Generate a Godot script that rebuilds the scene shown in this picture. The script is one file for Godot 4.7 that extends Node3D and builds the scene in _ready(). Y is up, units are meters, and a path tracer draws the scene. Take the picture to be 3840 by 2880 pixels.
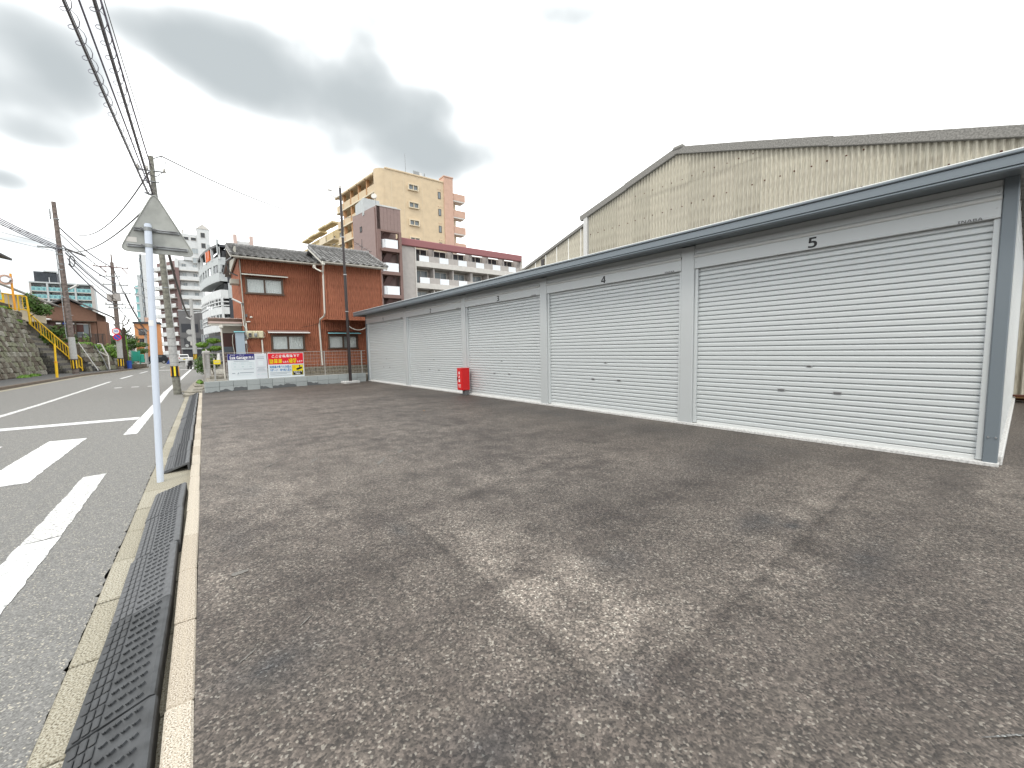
extends Node3D

# ------------------------------------------------------------------ mesh builder
class MB:
	var v := PackedVector3Array()
	var n := PackedVector3Array()
	var c := PackedColorArray()
	var u := PackedVector2Array()
	var ix := PackedInt32Array()
	var col := Color(1, 1, 1)
	func vert(p: Vector3, nn: Vector3, uv := Vector2.ZERO) -> int:
		v.append(p); n.append(nn); c.append(col); u.append(uv)
		return v.size() - 1
	func tri(a: Vector3, b: Vector3, d: Vector3) -> void:      # counter-clockwise seen from the front
		var nn := (b - a).cross(d - a).normalized()
		var i := v.size()
		vert(a, nn); vert(b, nn); vert(d, nn)
		ix.append_array(PackedInt32Array([i, i + 2, i + 1]))
	func quad(a: Vector3, b: Vector3, d: Vector3, e: Vector3) -> void:
		var nn := (d - a).cross(e - b).normalized()
		var i := v.size()
		vert(a, nn, Vector2(0, 1)); vert(b, nn, Vector2(1, 1)); vert(d, nn, Vector2(1, 0)); vert(e, nn, Vector2(0, 0))
		ix.append_array(PackedInt32Array([i, i + 2, i + 1, i, i + 3, i + 2]))
	func box(o: Vector3, s: Vector3, b := Basis()) -> void:
		var h := s * 0.5
		var x := b.x * h.x
		var y := b.y * h.y
		var z := b.z * h.z
		quad(o - x - y + z, o + x - y + z, o + x + y + z, o - x + y + z)
		quad(o + x - y - z, o - x - y - z, o - x + y - z, o + x + y - z)
		quad(o + x - y + z, o + x - y - z, o + x + y - z, o + x + y + z)
		quad(o - x - y - z, o - x - y + z, o - x + y + z, o - x + y - z)
		quad(o - x + y + z, o + x + y + z, o + x + y - z, o - x + y - z)
		quad(o - x - y - z, o + x - y - z, o + x - y + z, o - x - y + z)
	func cbox(o: Vector3, s: Vector3, k: float) -> void:        # box with chamfered edges
		var h := s * 0.5
		var f := func(sx: float, sy: float, sz: float, w: int) -> Vector3:
			return o + Vector3(sx * (h.x - (0.0 if w == 0 else k)), sy * (h.y - (0.0 if w == 1 else k)), sz * (h.z - (0.0 if w == 2 else k)))
		for g in [-1.0, 1.0]:
			var q := [[f.call(g, -1, -1, 0), f.call(g, 1, -1, 0), f.call(g, 1, 1, 0), f.call(g, -1, 1, 0)], [f.call(-1, g, -1, 1), f.call(-1, g, 1, 1), f.call(1, g, 1, 1), f.call(1, g, -1, 1)], [f.call(-1, -1, g, 2), f.call(1, -1, g, 2), f.call(1, 1, g, 2), f.call(-1, 1, g, 2)]]
			for a in q:
				if g > 0: quad(a[0], a[1], a[2], a[3])
				else: quad(a[3], a[2], a[1], a[0])
		for a in [-1.0, 1.0]:
			for b in [-1.0, 1.0]:
				out4(o, f.call(a, b, -1, 0), f.call(a, b, 1, 0), f.call(a, b, 1, 1), f.call(a, b, -1, 1))
				out4(o, f.call(a, -1, b, 0), f.call(a, 1, b, 0), f.call(a, 1, b, 2), f.call(a, -1, b, 2))
				out4(o, f.call(-1, a, b, 1), f.call(1, a, b, 1), f.call(1, a, b, 2), f.call(-1, a, b, 2))
				for g in [-1.0, 1.0]:
					var p: Vector3 = f.call(a, b, g, 0)
					var r: Vector3 = f.call(a, b, g, 1)
					var t: Vector3 = f.call(a, b, g, 2)
					if (r - p).cross(t - p).dot(p - o) > 0: tri(p, r, t)
					else: tri(p, t, r)
	func out4(o: Vector3, a: Vector3, b: Vector3, d: Vector3, e: Vector3) -> void:   # a quad that faces away from o
		if (d - a).cross(e - b).dot(a - o) > 0: quad(a, b, d, e)
		else: quad(e, d, b, a)
	func cyl(a: Vector3, b: Vector3, r0: float, r1: float, seg := 12, caps := true) -> void:
		var d := (b - a).normalized()
		var x := d.cross(Vector3(0, 0, 1) if absf(d.z) < 0.9 else Vector3(1, 0, 0)).normalized()
		var y := d.cross(x)
		var i := v.size()
		for k in seg + 1:
			var t := TAU * k / seg
			var r := x * cos(t) + y * sin(t)
			vert(a + r * r0, r); vert(b + r * r1, r)
		for k in seg:
			var p := i + 2 * k
			ix.append_array(PackedInt32Array([p, p + 1, p + 3, p, p + 3, p + 2]))
		if caps:
			for w in 2:
				var o := a if w == 0 else b
				var nn := -d if w == 0 else d
				var j := vert(o, nn)
				for k in seg + 1:
					var t := TAU * k / seg
					vert(o + (x * cos(t) + y * sin(t)) * (r0 if w == 0 else r1), nn)
				for k in seg:
					ix.append_array(PackedInt32Array([j, j + 1 + k, j + 2 + k] if w == 0 else [j, j + 2 + k, j + 1 + k]))
	func tube(p: PackedVector3Array, r: float, seg := 6) -> void:
		var i := v.size()
		for k in p.size():
			var d := (p[mini(k + 1, p.size() - 1)] - p[maxi(k - 1, 0)]).normalized()
			var x := d.cross(Vector3.UP if absf(d.y) < 0.95 else Vector3.RIGHT).normalized()
			var y := d.cross(x)
			for s in seg:
				var q := x * cos(TAU * s / seg) + y * sin(TAU * s / seg)
				vert(p[k] + q * r, q)
		for k in p.size() - 1:
			for s in seg:
				var a := i + k * seg + s
				var b := i + k * seg + (s + 1) % seg
				ix.append_array(PackedInt32Array([a, a + seg, b + seg, a, b + seg, b]))
	func prism(poly: PackedVector2Array, z0: float, z1: float, t := Transform3D()) -> void:   # a polygon in xy, drawn out along z
		var p := poly
		if Geometry2D.is_polygon_clockwise(p):
			p = p.duplicate(); p.reverse()
		var area := 0.0
		for k in p.size(): area += p[k].cross(p[(k + 1) % p.size()])
		if area < 0: p = p.duplicate(); p.reverse()
		var g := Geometry2D.triangulate_polygon(p)
		for k in range(0, g.size(), 3):
			var a := p[g[k]]
			var b := p[g[k + 1]]
			var d := p[g[k + 2]]
			if (b - a).cross(d - a) < 0:
				var w := b; b = d; d = w
			tri(t * Vector3(a.x, a.y, z1), t * Vector3(b.x, b.y, z1), t * Vector3(d.x, d.y, z1))
			tri(t * Vector3(a.x, a.y, z0), t * Vector3(d.x, d.y, z0), t * Vector3(b.x, b.y, z0))
		for k in p.size():
			var a := p[k]
			var b := p[(k + 1) % p.size()]
			quad(t * Vector3(a.x, a.y, z0), t * Vector3(b.x, b.y, z0), t * Vector3(b.x, b.y, z1), t * Vector3(a.x, a.y, z1))
	func mesh() -> ArrayMesh:
		var a := []
		a.resize(Mesh.ARRAY_MAX)
		a[Mesh.ARRAY_VERTEX] = v; a[Mesh.ARRAY_NORMAL] = n; a[Mesh.ARRAY_COLOR] = c; a[Mesh.ARRAY_TEX_UV] = u; a[Mesh.ARRAY_INDEX] = ix
		var m := ArrayMesh.new()
		m.add_surface_from_arrays(Mesh.PRIMITIVE_TRIANGLES, a)
		return m

# ------------------------------------------------------------------ helpers
var taken := {}
var boxes := {}
var M := {}
var rng := RandomNumberGenerator.new()

func V(x, y, z) -> Vector3: return Vector3(x, y, z)

func numbered(called: String) -> String:
	var k: int = taken.get(called, 0)
	taken[called] = k + 1
	return called if k == 0 else "%s_%03d" % [called, k]

func tag(o: Node, label: String, category: String, group := "", kind := "") -> Node:
	o.set_meta("label", label)
	if category: o.set_meta("category", category)
	if group: o.set_meta("group", group)
	if kind: o.set_meta("kind", kind)
	return o

func thing(called: String, label: String, category: String, at := Vector3.ZERO, turn := 0.0, group := "") -> Node3D:
	var o := Node3D.new()
	o.name = numbered(called)
	add_child(o)
	o.position = at
	o.rotation.y = turn
	tag(o, label, category, group)
	return o

func part(parent: Node, called: String, mesh, m: Material, t := Transform3D()) -> MeshInstance3D:
	var o := MeshInstance3D.new()
	o.name = numbered(called) if parent == self else called
	o.mesh = mesh.mesh() if mesh is MB else mesh
	o.material_override = m
	o.transform = t
	if parent.has_meta("measured_from_road"): o.position -= parent.position
	parent.add_child(o, true)
	return o

# a thing whose parts are given in the place's own coordinates
func wthing(called: String, label: String, category: String, base: Vector3, group := "") -> Node3D:
	var o := thing(called, label, category, base, 0.0, group)
	o.set_meta("measured_from_road", true)
	return o

func structure(called: String, mesh, m: Material) -> MeshInstance3D:
	var o := part(self, called, mesh, m)
	o.set_meta("kind", "structure")
	return o

func at(x: float, y: float, z: float, b := Basis()) -> Transform3D: return Transform3D(b, Vector3(x, y, z))

# a box part: its mesh is shared between boxes of one size
func bx(parent: Node, called: String, o: Vector3, s: Vector3, m: Material, k := 0.0, frame := Transform3D(), turn := Basis()) -> MeshInstance3D:
	var key := "%.3f %.3f %.3f %.4f" % [s.x, s.y, s.z, k]
	if not boxes.has(key):
		var b := MB.new()
		if k > 0: b.cbox(Vector3.ZERO, s, k)
		else: b.box(Vector3.ZERO, s)
		boxes[key] = b.mesh()
	return part(parent, called, boxes[key], m, frame * Transform3D(turn, o))

func cy(parent: Node, called: String, a: Vector3, b: Vector3, r0: float, r1: float, m: Material, seg := 12) -> MeshInstance3D:
	var k := MB.new()
	k.cyl(Vector3.ZERO, b - a, r0, r1, seg)
	return part(parent, called, k, m, Transform3D(Basis(), a))

func tb(parent: Node, called: String, pts: Array, r: float, m: Material, seg := 6) -> MeshInstance3D:
	var k := MB.new()
	k.tube(PackedVector3Array(pts), r, seg)
	return part(parent, called, k, m)

# the frame of an upright face from a (left, seen from outside) to b: x along it, y up, z outwards
func face(a: Vector2, b: Vector2, y := 0.0) -> Transform3D:
	var d := (b - a).normalized()
	return Transform3D(Basis(V(d.x, 0, d.y), Vector3.UP, V(-d.y, 0, d.x)), V(a.x, y, a.y))

func sag(a: Vector3, b: Vector3, drop: float, k := 16) -> Array:
	var p := []
	for i in k + 1:
		var t := float(i) / k
		p.append(a.lerp(b, t) - Vector3.UP * (4.0 * drop * t * (1.0 - t)))
	return p

func upright(poly: Array, y0: float, y1: float) -> MB:     # a footprint in xz, drawn up from y0 to y1
	var p := PackedVector2Array()
	for q in poly: p.append(Vector2(q.x, -q.y))
	var b := MB.new()
	b.prism(p, y0, y1, Transform3D(Basis(Vector3.RIGHT, V(0, 0, -1), Vector3.UP), Vector3.ZERO))
	return b

# ------------------------------------------------------------------ materials
func lin(r: float, g: float, b: float) -> Color: return Color(r, g, b).linear_to_srgb()

func noise(freq: float, sd := 1, oct := 4, type := FastNoiseLite.TYPE_SIMPLEX_SMOOTH) -> FastNoiseLite:
	var f := FastNoiseLite.new()
	f.noise_type = type
	f.seed = sd
	f.frequency = freq
	f.fractal_octaves = oct
	if oct == 1: f.fractal_type = FastNoiseLite.FRACTAL_NONE
	return f

func ramp(f: FastNoiseLite, stops: Array, w := 512, h := 0) -> NoiseTexture2D:
	var t := NoiseTexture2D.new()
	t.width = w
	t.height = h if h else w
	t.seamless = true
	t.generate_mipmaps = false
	t.noise = f
	var g := Gradient.new()
	var o := PackedFloat32Array()
	var c := PackedColorArray()
	for s in stops:
		o.append(s[0]); c.append(s[1])
	g.offsets = o
	g.colors = c
	t.color_ramp = g
	return t

func grey(x: float) -> Color: return Color(x, x, x)

var soft_tex: Texture2D
var grain_tex: Texture2D
var mottle_tex: Texture2D
var streak_tex: Texture2D

func mat(called: String, c: Color, rough := 0.7, metal := 0.0, tex: Texture2D = null, scale := 1.0, bump: Texture2D = null, depth := 0.0) -> StandardMaterial3D:
	var m := StandardMaterial3D.new()
	m.resource_name = called
	m.albedo_color = c
	m.roughness = rough
	m.metallic = metal
	if tex or bump:
		m.uv1_triplanar = true
		m.uv1_world_triplanar = true
		m.uv1_scale = Vector3.ONE * scale
	if tex: m.albedo_texture = tex
	if bump:
		m.heightmap_enabled = true
		m.heightmap_texture = bump
		m.heightmap_scale = depth
	m.vertex_color_use_as_albedo = true
	M[called] = m
	return m

func make_materials() -> void:
	grain_tex = ramp(noise(0.06, 3, 5), [[0.0, grey(0.72)], [0.5, grey(0.9)], [1.0, grey(1.0)]])
	soft_tex = ramp(noise(0.012, 19, 5), [[0.15, grey(0.87)], [0.5, grey(0.95)], [0.85, grey(1.0)]])
	mottle_tex = ramp(noise(0.012, 9, 6), [[0.15, grey(0.66)], [0.5, grey(0.88)], [0.85, grey(1.0)]])
	var cells := noise(0.15, 5, 1, FastNoiseLite.TYPE_CELLULAR)
	cells.cellular_return_type = FastNoiseLite.RETURN_CELL_VALUE
	var chips := ramp(cells, [[0.0, grey(0.42)], [0.4, grey(0.59)], [0.74, grey(0.71)], [0.91, grey(0.79)], [0.95, Color(0.93, 0.97, 0.98)], [1.0, Color(0.95, 0.98, 0.98)]], 1024)
	var road_chips := ramp(cells, [[0.0, grey(0.56)], [0.4, grey(0.66)], [0.75, grey(0.74)], [0.92, grey(0.80)], [0.96, Color(1.0, 0.98, 0.92)], [1.0, Color(1.0, 0.98, 0.92)]], 1024)
	var heights := noise(0.15, 5, 1, FastNoiseLite.TYPE_CELLULAR)
	heights.cellular_return_type = FastNoiseLite.RETURN_DISTANCE
	var hump := ramp(heights, [[0.0, grey(1.0)], [1.0, grey(0.0)]], 1024)
	var rough_bump := ramp(noise(0.05, 21, 5), [[0.0, grey(0.0)], [1.0, grey(1.0)]])
	mat("lot_asphalt", lin(1, 1, 1), 0.62, 0.0, chips, 1.0 / 1.2, hump, 0.2)
	var lotm: StandardMaterial3D = M.lot_asphalt
	lotm.detail_enabled = true
	lotm.detail_blend_mode = BaseMaterial3D.BLEND_MODE_MUL
	lotm.detail_uv_layer = BaseMaterial3D.DETAIL_UV_2
	lotm.uv2_triplanar = true
	lotm.uv2_world_triplanar = true
	lotm.uv2_scale = Vector3.ONE / 2.9
	lotm.detail_albedo = ramp(noise(0.07, 15, 7), [[0.2, grey(0.74)], [0.42, grey(0.87)], [0.58, grey(0.95)], [0.8, grey(1.0)]], 1024)
	mat("road_asphalt", lin(0.40, 0.395, 0.38), 0.85, 0.0, road_chips, 1.0 / 0.95, hump, 0.15)
	mat("side_asphalt", lin(0.2, 0.2, 0.2), 0.85, 0.0, road_chips, 1.0 / 1.1)
	mat("paint", lin(0.74, 0.75, 0.75), 0.6, 0.0, ramp(noise(0.05, 31, 5), [[0.0, grey(0.55)], [0.32, grey(0.86)], [0.45, grey(1.0)], [1.0, grey(1.0)]]), 0.9, hump, 0.12)
	mat("scrape", lin(0.20, 0.19, 0.175), 0.9, 0.0, grain_tex, 3.0)
	mat("scrape_pale", lin(0.36, 0.355, 0.345), 0.9, 0.0, chips, 1.0)
	mat("worn_paint", lin(0.72, 0.72, 0.71), 0.7, 0.0, ramp(noise(0.035, 33, 6), [[0.0, grey(0.55)], [0.36, grey(0.78)], [0.46, grey(0.97)], [1.0, grey(1.0)]]), 1.6, hump, 0.12)
	var spotted := ramp(noise(0.09, 41, 4), [[0.2, Color(0.52, 0.49, 0.45)], [0.42, Color(0.86, 0.84, 0.80)], [0.75, Color(1, 1, 1)]])
	mat("gutter_concrete", lin(0.40, 0.385, 0.325), 0.9, 0.0, spotted, 2.2, rough_bump, 0.25)
	mat("gutter_concrete_pale", lin(0.45, 0.435, 0.375), 0.9, 0.0, spotted, 2.2, rough_bump, 0.25)
	mat("kerb_concrete", lin(0.54, 0.49, 0.425), 0.9, 0.0, spotted, 3.0, rough_bump, 0.3)
	mat("kerb_concrete_pale", lin(0.62, 0.575, 0.51), 0.9, 0.0, spotted, 3.0, rough_bump, 0.3)
	mat("old_kerb", lin(0.2, 0.165, 0.14), 0.9, 0.0, spotted, 1.4, rough_bump, 0.3)
	mat("apron", lin(0.36, 0.335, 0.28), 0.9, 0.0, mottle_tex, 0.7, rough_bump, 0.4)
	mat("ground_dirt", lin(0.13, 0.12, 0.095), 1.0, 0.0, mottle_tex, 0.4)
	mat("rubber", lin(0.058, 0.062, 0.067), 0.55, 0.0, ramp(noise(0.02, 51, 5), [[0.2, grey(0.75)], [0.6, grey(0.95)], [0.85, Color(1, 1, 1)]]), 1.1)
	mat("rubber_grey", lin(0.125, 0.13, 0.138), 0.6, 0.0, grain_tex, 1.0)
	mat("shutter", lin(0.56, 0.59, 0.60), 0.36, 0.15)
	mat("panel_grey", lin(0.50, 0.525, 0.535), 0.34, 0.15)
	mat("silver", lin(0.68, 0.70, 0.70), 0.3, 0.2)
	mat("slate_blue", lin(0.165, 0.195, 0.22), 0.36, 0.1)
	mat("slate_dark", lin(0.07, 0.088, 0.105), 0.4, 0.1)
	mat("white_footing", lin(0.7, 0.7, 0.69), 0.85, 0.0, grain_tex, 1.0)
	mat("black", lin(0.012, 0.012, 0.014), 0.5)
	mat("steel", lin(0.45, 0.46, 0.47), 0.35, 0.7)
	mat("galvanised", lin(0.40, 0.42, 0.43), 0.5, 0.35, mottle_tex, 1.2)
	mat("red_box", lin(0.60, 0.008, 0.01), 0.35)
	mat("white", lin(0.78, 0.78, 0.77), 0.5)
	mat("pole_white", lin(0.62, 0.68, 0.78), 0.4, 0.0)
	mat("sign_back", lin(0.40, 0.41, 0.385), 0.5, 0.1, soft_tex, 0.7)
	mat("dark_bronze", lin(0.028, 0.02, 0.02), 0.3)
	streak_tex = ramp(noise(0.02, 61, 5), [[0.15, grey(0.95)], [0.5, grey(0.98)], [0.85, grey(1.0)]])
	var wood_grain := ramp(noise(0.03, 62, 5), [[0.1, Color(0.60, 0.55, 0.52)], [0.45, Color(0.86, 0.84, 0.82)], [0.85, Color(1, 1, 1)]])
	var m := mat("siding", lin(0.44, 0.162, 0.088), 0.6, 0.0, wood_grain, 1.0)
	m.uv1_scale = V(2.1, 0.21, 2.1)
	m = mat("fibre_cement", lin(0.51, 0.485, 0.425), 0.9, 0.0, ramp(noise(0.025, 63, 6), [[0.1, Color(0.70, 0.69, 0.66)], [0.4, Color(0.88, 0.87, 0.85)], [0.7, Color(1, 1, 0.98)]]))
	m.uv1_scale = V(4.2, 0.22, 4.2)
	m = mat("fibre_cement_pale", lin(0.535, 0.51, 0.445), 0.9, 0.0, m.albedo_texture, 1.0)
	m.uv1_scale = V(4.0, 0.24, 4.0)
	m = mat("fibre_cement_grey", lin(0.48, 0.458, 0.40), 0.9, 0.0, m.albedo_texture, 1.0)
	m.uv1_scale = V(3.7, 0.2, 3.7)
	mat("verge_board", lin(0.27, 0.262, 0.245), 0.9, 0.0, ramp(noise(0.05, 64, 6), [[0.2, grey(0.76)], [0.5, grey(0.9)], [0.8, grey(1.0)]]), 0.8)
	mat("rust", lin(0.10, 0.03, 0.015), 0.9, 0.0, grain_tex, 3.0)
	for k in 4:
		mat("roof_tile_%d" % k, lin(0.20 + 0.045 * k, 0.195 + 0.045 * k, 0.19 + 0.045 * k), 0.55, 0.0, mottle_tex, 1.7)
	mat("trim_cream", lin(0.62, 0.60, 0.54), 0.6)
	mat("pipe_white", lin(0.68, 0.66, 0.60), 0.45)
	mat("bronze_frame", lin(0.10, 0.065, 0.045), 0.4, 0.3)
	mat("curtain", lin(0.72, 0.74, 0.72), 0.9)
	mat("meter_beige", lin(0.62, 0.57, 0.40), 0.5)
	mat("grey_plastic", lin(0.12, 0.12, 0.125), 0.4)
	mat("locker_blue", lin(0.34, 0.41, 0.48), 0.45)
	mat("cyan_cap", lin(0.25, 0.62, 0.68), 0.4)
	mat("pink_roof", lin(0.55, 0.42, 0.38), 0.55)
	mat("soffit_grey", lin(0.42, 0.41, 0.36), 0.8)
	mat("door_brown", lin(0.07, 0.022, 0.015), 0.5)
	mat("yard_concrete", lin(0.34, 0.32, 0.27), 0.9, 0.0, mottle_tex, 0.8)
	mat("foundation", lin(0.27, 0.24, 0.185), 0.9, 0.0, mottle_tex, 2.0)
	for k in 3:
		mat("block_%d" % k, lin(0.46 + 0.03 * k, 0.50 + 0.03 * k, 0.50 + 0.03 * k), 0.9, 0.0, grain_tex, 2.5, rough_bump, 0.2)
	mat("mortar_smear", lin(0.16, 0.17, 0.175), 0.9, 0.0, grain_tex, 4.0)
	mat("mesh_wire", lin(0.42, 0.40, 0.37), 0.5, 0.3)
	mat("sign_white", lin(0.74, 0.79, 0.82), 0.5)
	mat("sign_pale", lin(0.68, 0.71, 0.75), 0.5)
	mat("navy", lin(0.018, 0.014, 0.17), 0.45)
	mat("sign_red", lin(0.75, 0.006, 0.02), 0.45)
	mat("sign_yellow", lin(0.85, 0.68, 0.01), 0.45)
	mat("print_white", lin(0.85, 0.85, 0.85), 0.5)
	mat("print_blue", lin(0.10, 0.28, 0.55), 0.5)
	mat("print_grey", lin(0.36, 0.42, 0.46), 0.5)
	mat("print_pale", lin(0.55, 0.66, 0.68), 0.5)
	mat("print_orange", lin(0.80, 0.32, 0.02), 0.5)
	mat("sign_blue", lin(0.03, 0.10, 0.50), 0.45)
	mat("pole_concrete", lin(0.27, 0.265, 0.225), 0.9, 0.0, mottle_tex, 1.2)
	mat("pole_brown", lin(0.23, 0.185, 0.165), 0.9, 0.0, mottle_tex, 0.8)
	mat("pole_sheet", lin(0.48, 0.48, 0.47), 0.7, 0.0, soft_tex, 1.5)
	mat("yellow", lin(0.80, 0.50, 0.015), 0.5)
	mat("yellow_orange", lin(0.80, 0.34, 0.02), 0.5)
	mat("cable", lin(0.10, 0.096, 0.10), 0.6)
	mat("cable_grey", lin(0.16, 0.15, 0.19), 0.6)
	mat("cable_thin", lin(0.15, 0.15, 0.155), 0.6)
	for k in 5:
		var a: Array = [[0.26, 0.245, 0.195], [0.155, 0.13, 0.10], [0.38, 0.365, 0.31], [0.15, 0.125, 0.095], [0.26, 0.265, 0.18]][k]
		mat("stone_%d" % k, lin(a[0], a[1], a[2]), 0.95, 0.0, mottle_tex, 1.3, rough_bump, 1.0)
	mat("stone_joint", lin(0.10, 0.085, 0.062), 1.0, 0.0, mottle_tex, 1.0)
	mat("step_concrete", lin(0.13, 0.125, 0.12), 0.9, 0.0, mottle_tex, 0.8)
	mat("moss", lin(0.12, 0.19, 0.035), 1.0)
	var lf := mat("leaf_bright", lin(0.15, 0.30, 0.03), 0.6)
	lf.backlight_enabled = true
	lf.backlight = Color(0.25, 0.4, 0.08)
	lf = mat("leaf_mid", lin(0.075, 0.155, 0.025), 0.6)
	lf.backlight_enabled = true
	lf.backlight = Color(0.15, 0.25, 0.05)
	lf = mat("leaf_dark", lin(0.05, 0.095, 0.022), 0.6)
	lf.backlight_enabled = true
	lf.backlight = Color(0.1, 0.16, 0.04)
	mat("bark", lin(0.09, 0.065, 0.045), 0.95, 0.0, mottle_tex, 2.0)
	mat("wall_beige", lin(0.62, 0.50, 0.345), 0.85, 0.0, streak_tex, 0.08)
	mat("wall_cream", lin(0.68, 0.595, 0.45), 0.85, 0.0, streak_tex, 0.1)
	mat("wall_salmon", lin(0.58, 0.385, 0.30), 0.85, 0.0, streak_tex, 0.1)
	mat("wall_yellow", lin(0.58, 0.475, 0.28), 0.85, 0.0, streak_tex, 0.1)
	mat("pillar_orange", lin(0.56, 0.32, 0.16), 0.7)
	mat("brown_panel", lin(0.27, 0.19, 0.175), 0.6, 0.0, streak_tex, 0.15)
	mat("brown_frame", lin(0.20, 0.125, 0.11), 0.6)
	mat("stair_dark", lin(0.05, 0.045, 0.045), 0.7)
	mat("wall_greige", lin(0.46, 0.43, 0.41), 0.85, 0.0, streak_tex, 0.15)
	mat("wall_pale", lin(0.62, 0.60, 0.57), 0.85, 0.0, streak_tex, 0.15)
	mat("roof_maroon", lin(0.28, 0.11, 0.115), 0.6)
	mat("balcony_white", lin(0.80, 0.84, 0.88), 0.35)
	mat("wall_white", lin(0.66, 0.68, 0.69), 0.8, 0.0, streak_tex, 0.1)
	mat("wall_grey_white", lin(0.50, 0.53, 0.54), 0.8, 0.0, streak_tex, 0.1)
	mat("wall_dark_grey", lin(0.165, 0.165, 0.17), 0.75, 0.0, streak_tex, 0.1)
	mat("wall_slate", lin(0.065, 0.07, 0.085), 0.75, 0.0, grain_tex, 0.5)
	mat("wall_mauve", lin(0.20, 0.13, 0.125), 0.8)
	mat("wall_orange", lin(0.60, 0.27, 0.115), 0.8, 0.0, streak_tex, 0.1)
	mat("wall_brown_wood", lin(0.23, 0.125, 0.085), 0.8, 0.0, streak_tex, 0.3)
	mat("steel_roof", lin(0.42, 0.40, 0.37), 0.6, 0.0, mottle_tex, 0.5)
	mat("roof_dark", lin(0.10, 0.095, 0.095), 0.7)
	mat("teal_glass", lin(0.24, 0.52, 0.53), 0.2)
	mat("teal_dark", lin(0.10, 0.25, 0.29), 0.2)
	mat("green_net", lin(0.02, 0.30, 0.22), 0.6)
	mat("blue_plastic", lin(0.02, 0.07, 0.35), 0.4)
	mat("orange_stripe", lin(0.75, 0.14, 0.02), 0.5)
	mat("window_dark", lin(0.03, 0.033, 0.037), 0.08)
	mat("window_grey", lin(0.20, 0.23, 0.25), 0.1)
	mat("window_pale", lin(0.36, 0.40, 0.42), 0.12)
	mat("car_white", lin(0.72, 0.74, 0.74), 0.2)
	M["car_white"].clearcoat_enabled = true
	mat("car_dark", lin(0.03, 0.033, 0.04), 0.2)
	mat("tyre", lin(0.02, 0.02, 0.02), 0.8)
	mat("tail_red", lin(0.4, 0.01, 0.01), 0.3)
	mat("mirror_glass", lin(0.55, 0.58, 0.6), 0.03, 1.0)
	mat("plank", lin(0.32, 0.17, 0.07), 0.8, 0.0, grain_tex, 2.0)
	var g := StandardMaterial3D.new()
	g.resource_name = "pane"
	g.transparency = BaseMaterial3D.TRANSPARENCY_ALPHA
	g.albedo_color = Color(0.85, 0.9, 0.9, 0.12)
	g.roughness = 0.03
	M["pane"] = g

func _ready() -> void:
	rng.seed = 7
	# ---- camera, sky, sun, exposure
	var cam := Camera3D.new()
	cam.name = "camera"
	cam.position = V(0, 1.25, 0)
	cam.rotation_degrees = V(-4.869, -36.723, -1.0775)
	cam.fov = 86.05
	cam.near = 0.05
	cam.far = 2000.0
	add_child(cam)
	cam.current = true
	var env := Environment.new()
	env.background_mode = Environment.BG_SKY
	env.sky = Sky.new()
	env.sky.sky_material = make_sky()
	env.tonemap_mode = Environment.TONE_MAPPER_LINEAR
	env.tonemap_exposure = 1.9
	env.sdfgi_enabled = true
	env.ssao_enabled = true
	env.ssil_enabled = true
	var we := WorldEnvironment.new()
	we.name = "world_environment"
	we.environment = env
	add_child(we)
	var sun := DirectionalLight3D.new()
	sun.name = "sun"
	sun.light_color = Color(1.0, 0.97, 0.92)
	sun.light_energy = 0.30
	sun.light_angular_distance = 20.0
	sun.shadow_enabled = true
	sun.rotation_degrees = V(-58, -60, 0)
	add_child(sun)
	make_materials()
	# ---- the setting, then the buildings, then the rest
	build_ground()
	build_garage()
	build_warehouse()
	build_house()
	build_far_buildings()
	build_left_bank()
	build_block_wall()
	build_ramps()
	build_poles()
	build_small_things()
	build_plants()

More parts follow.
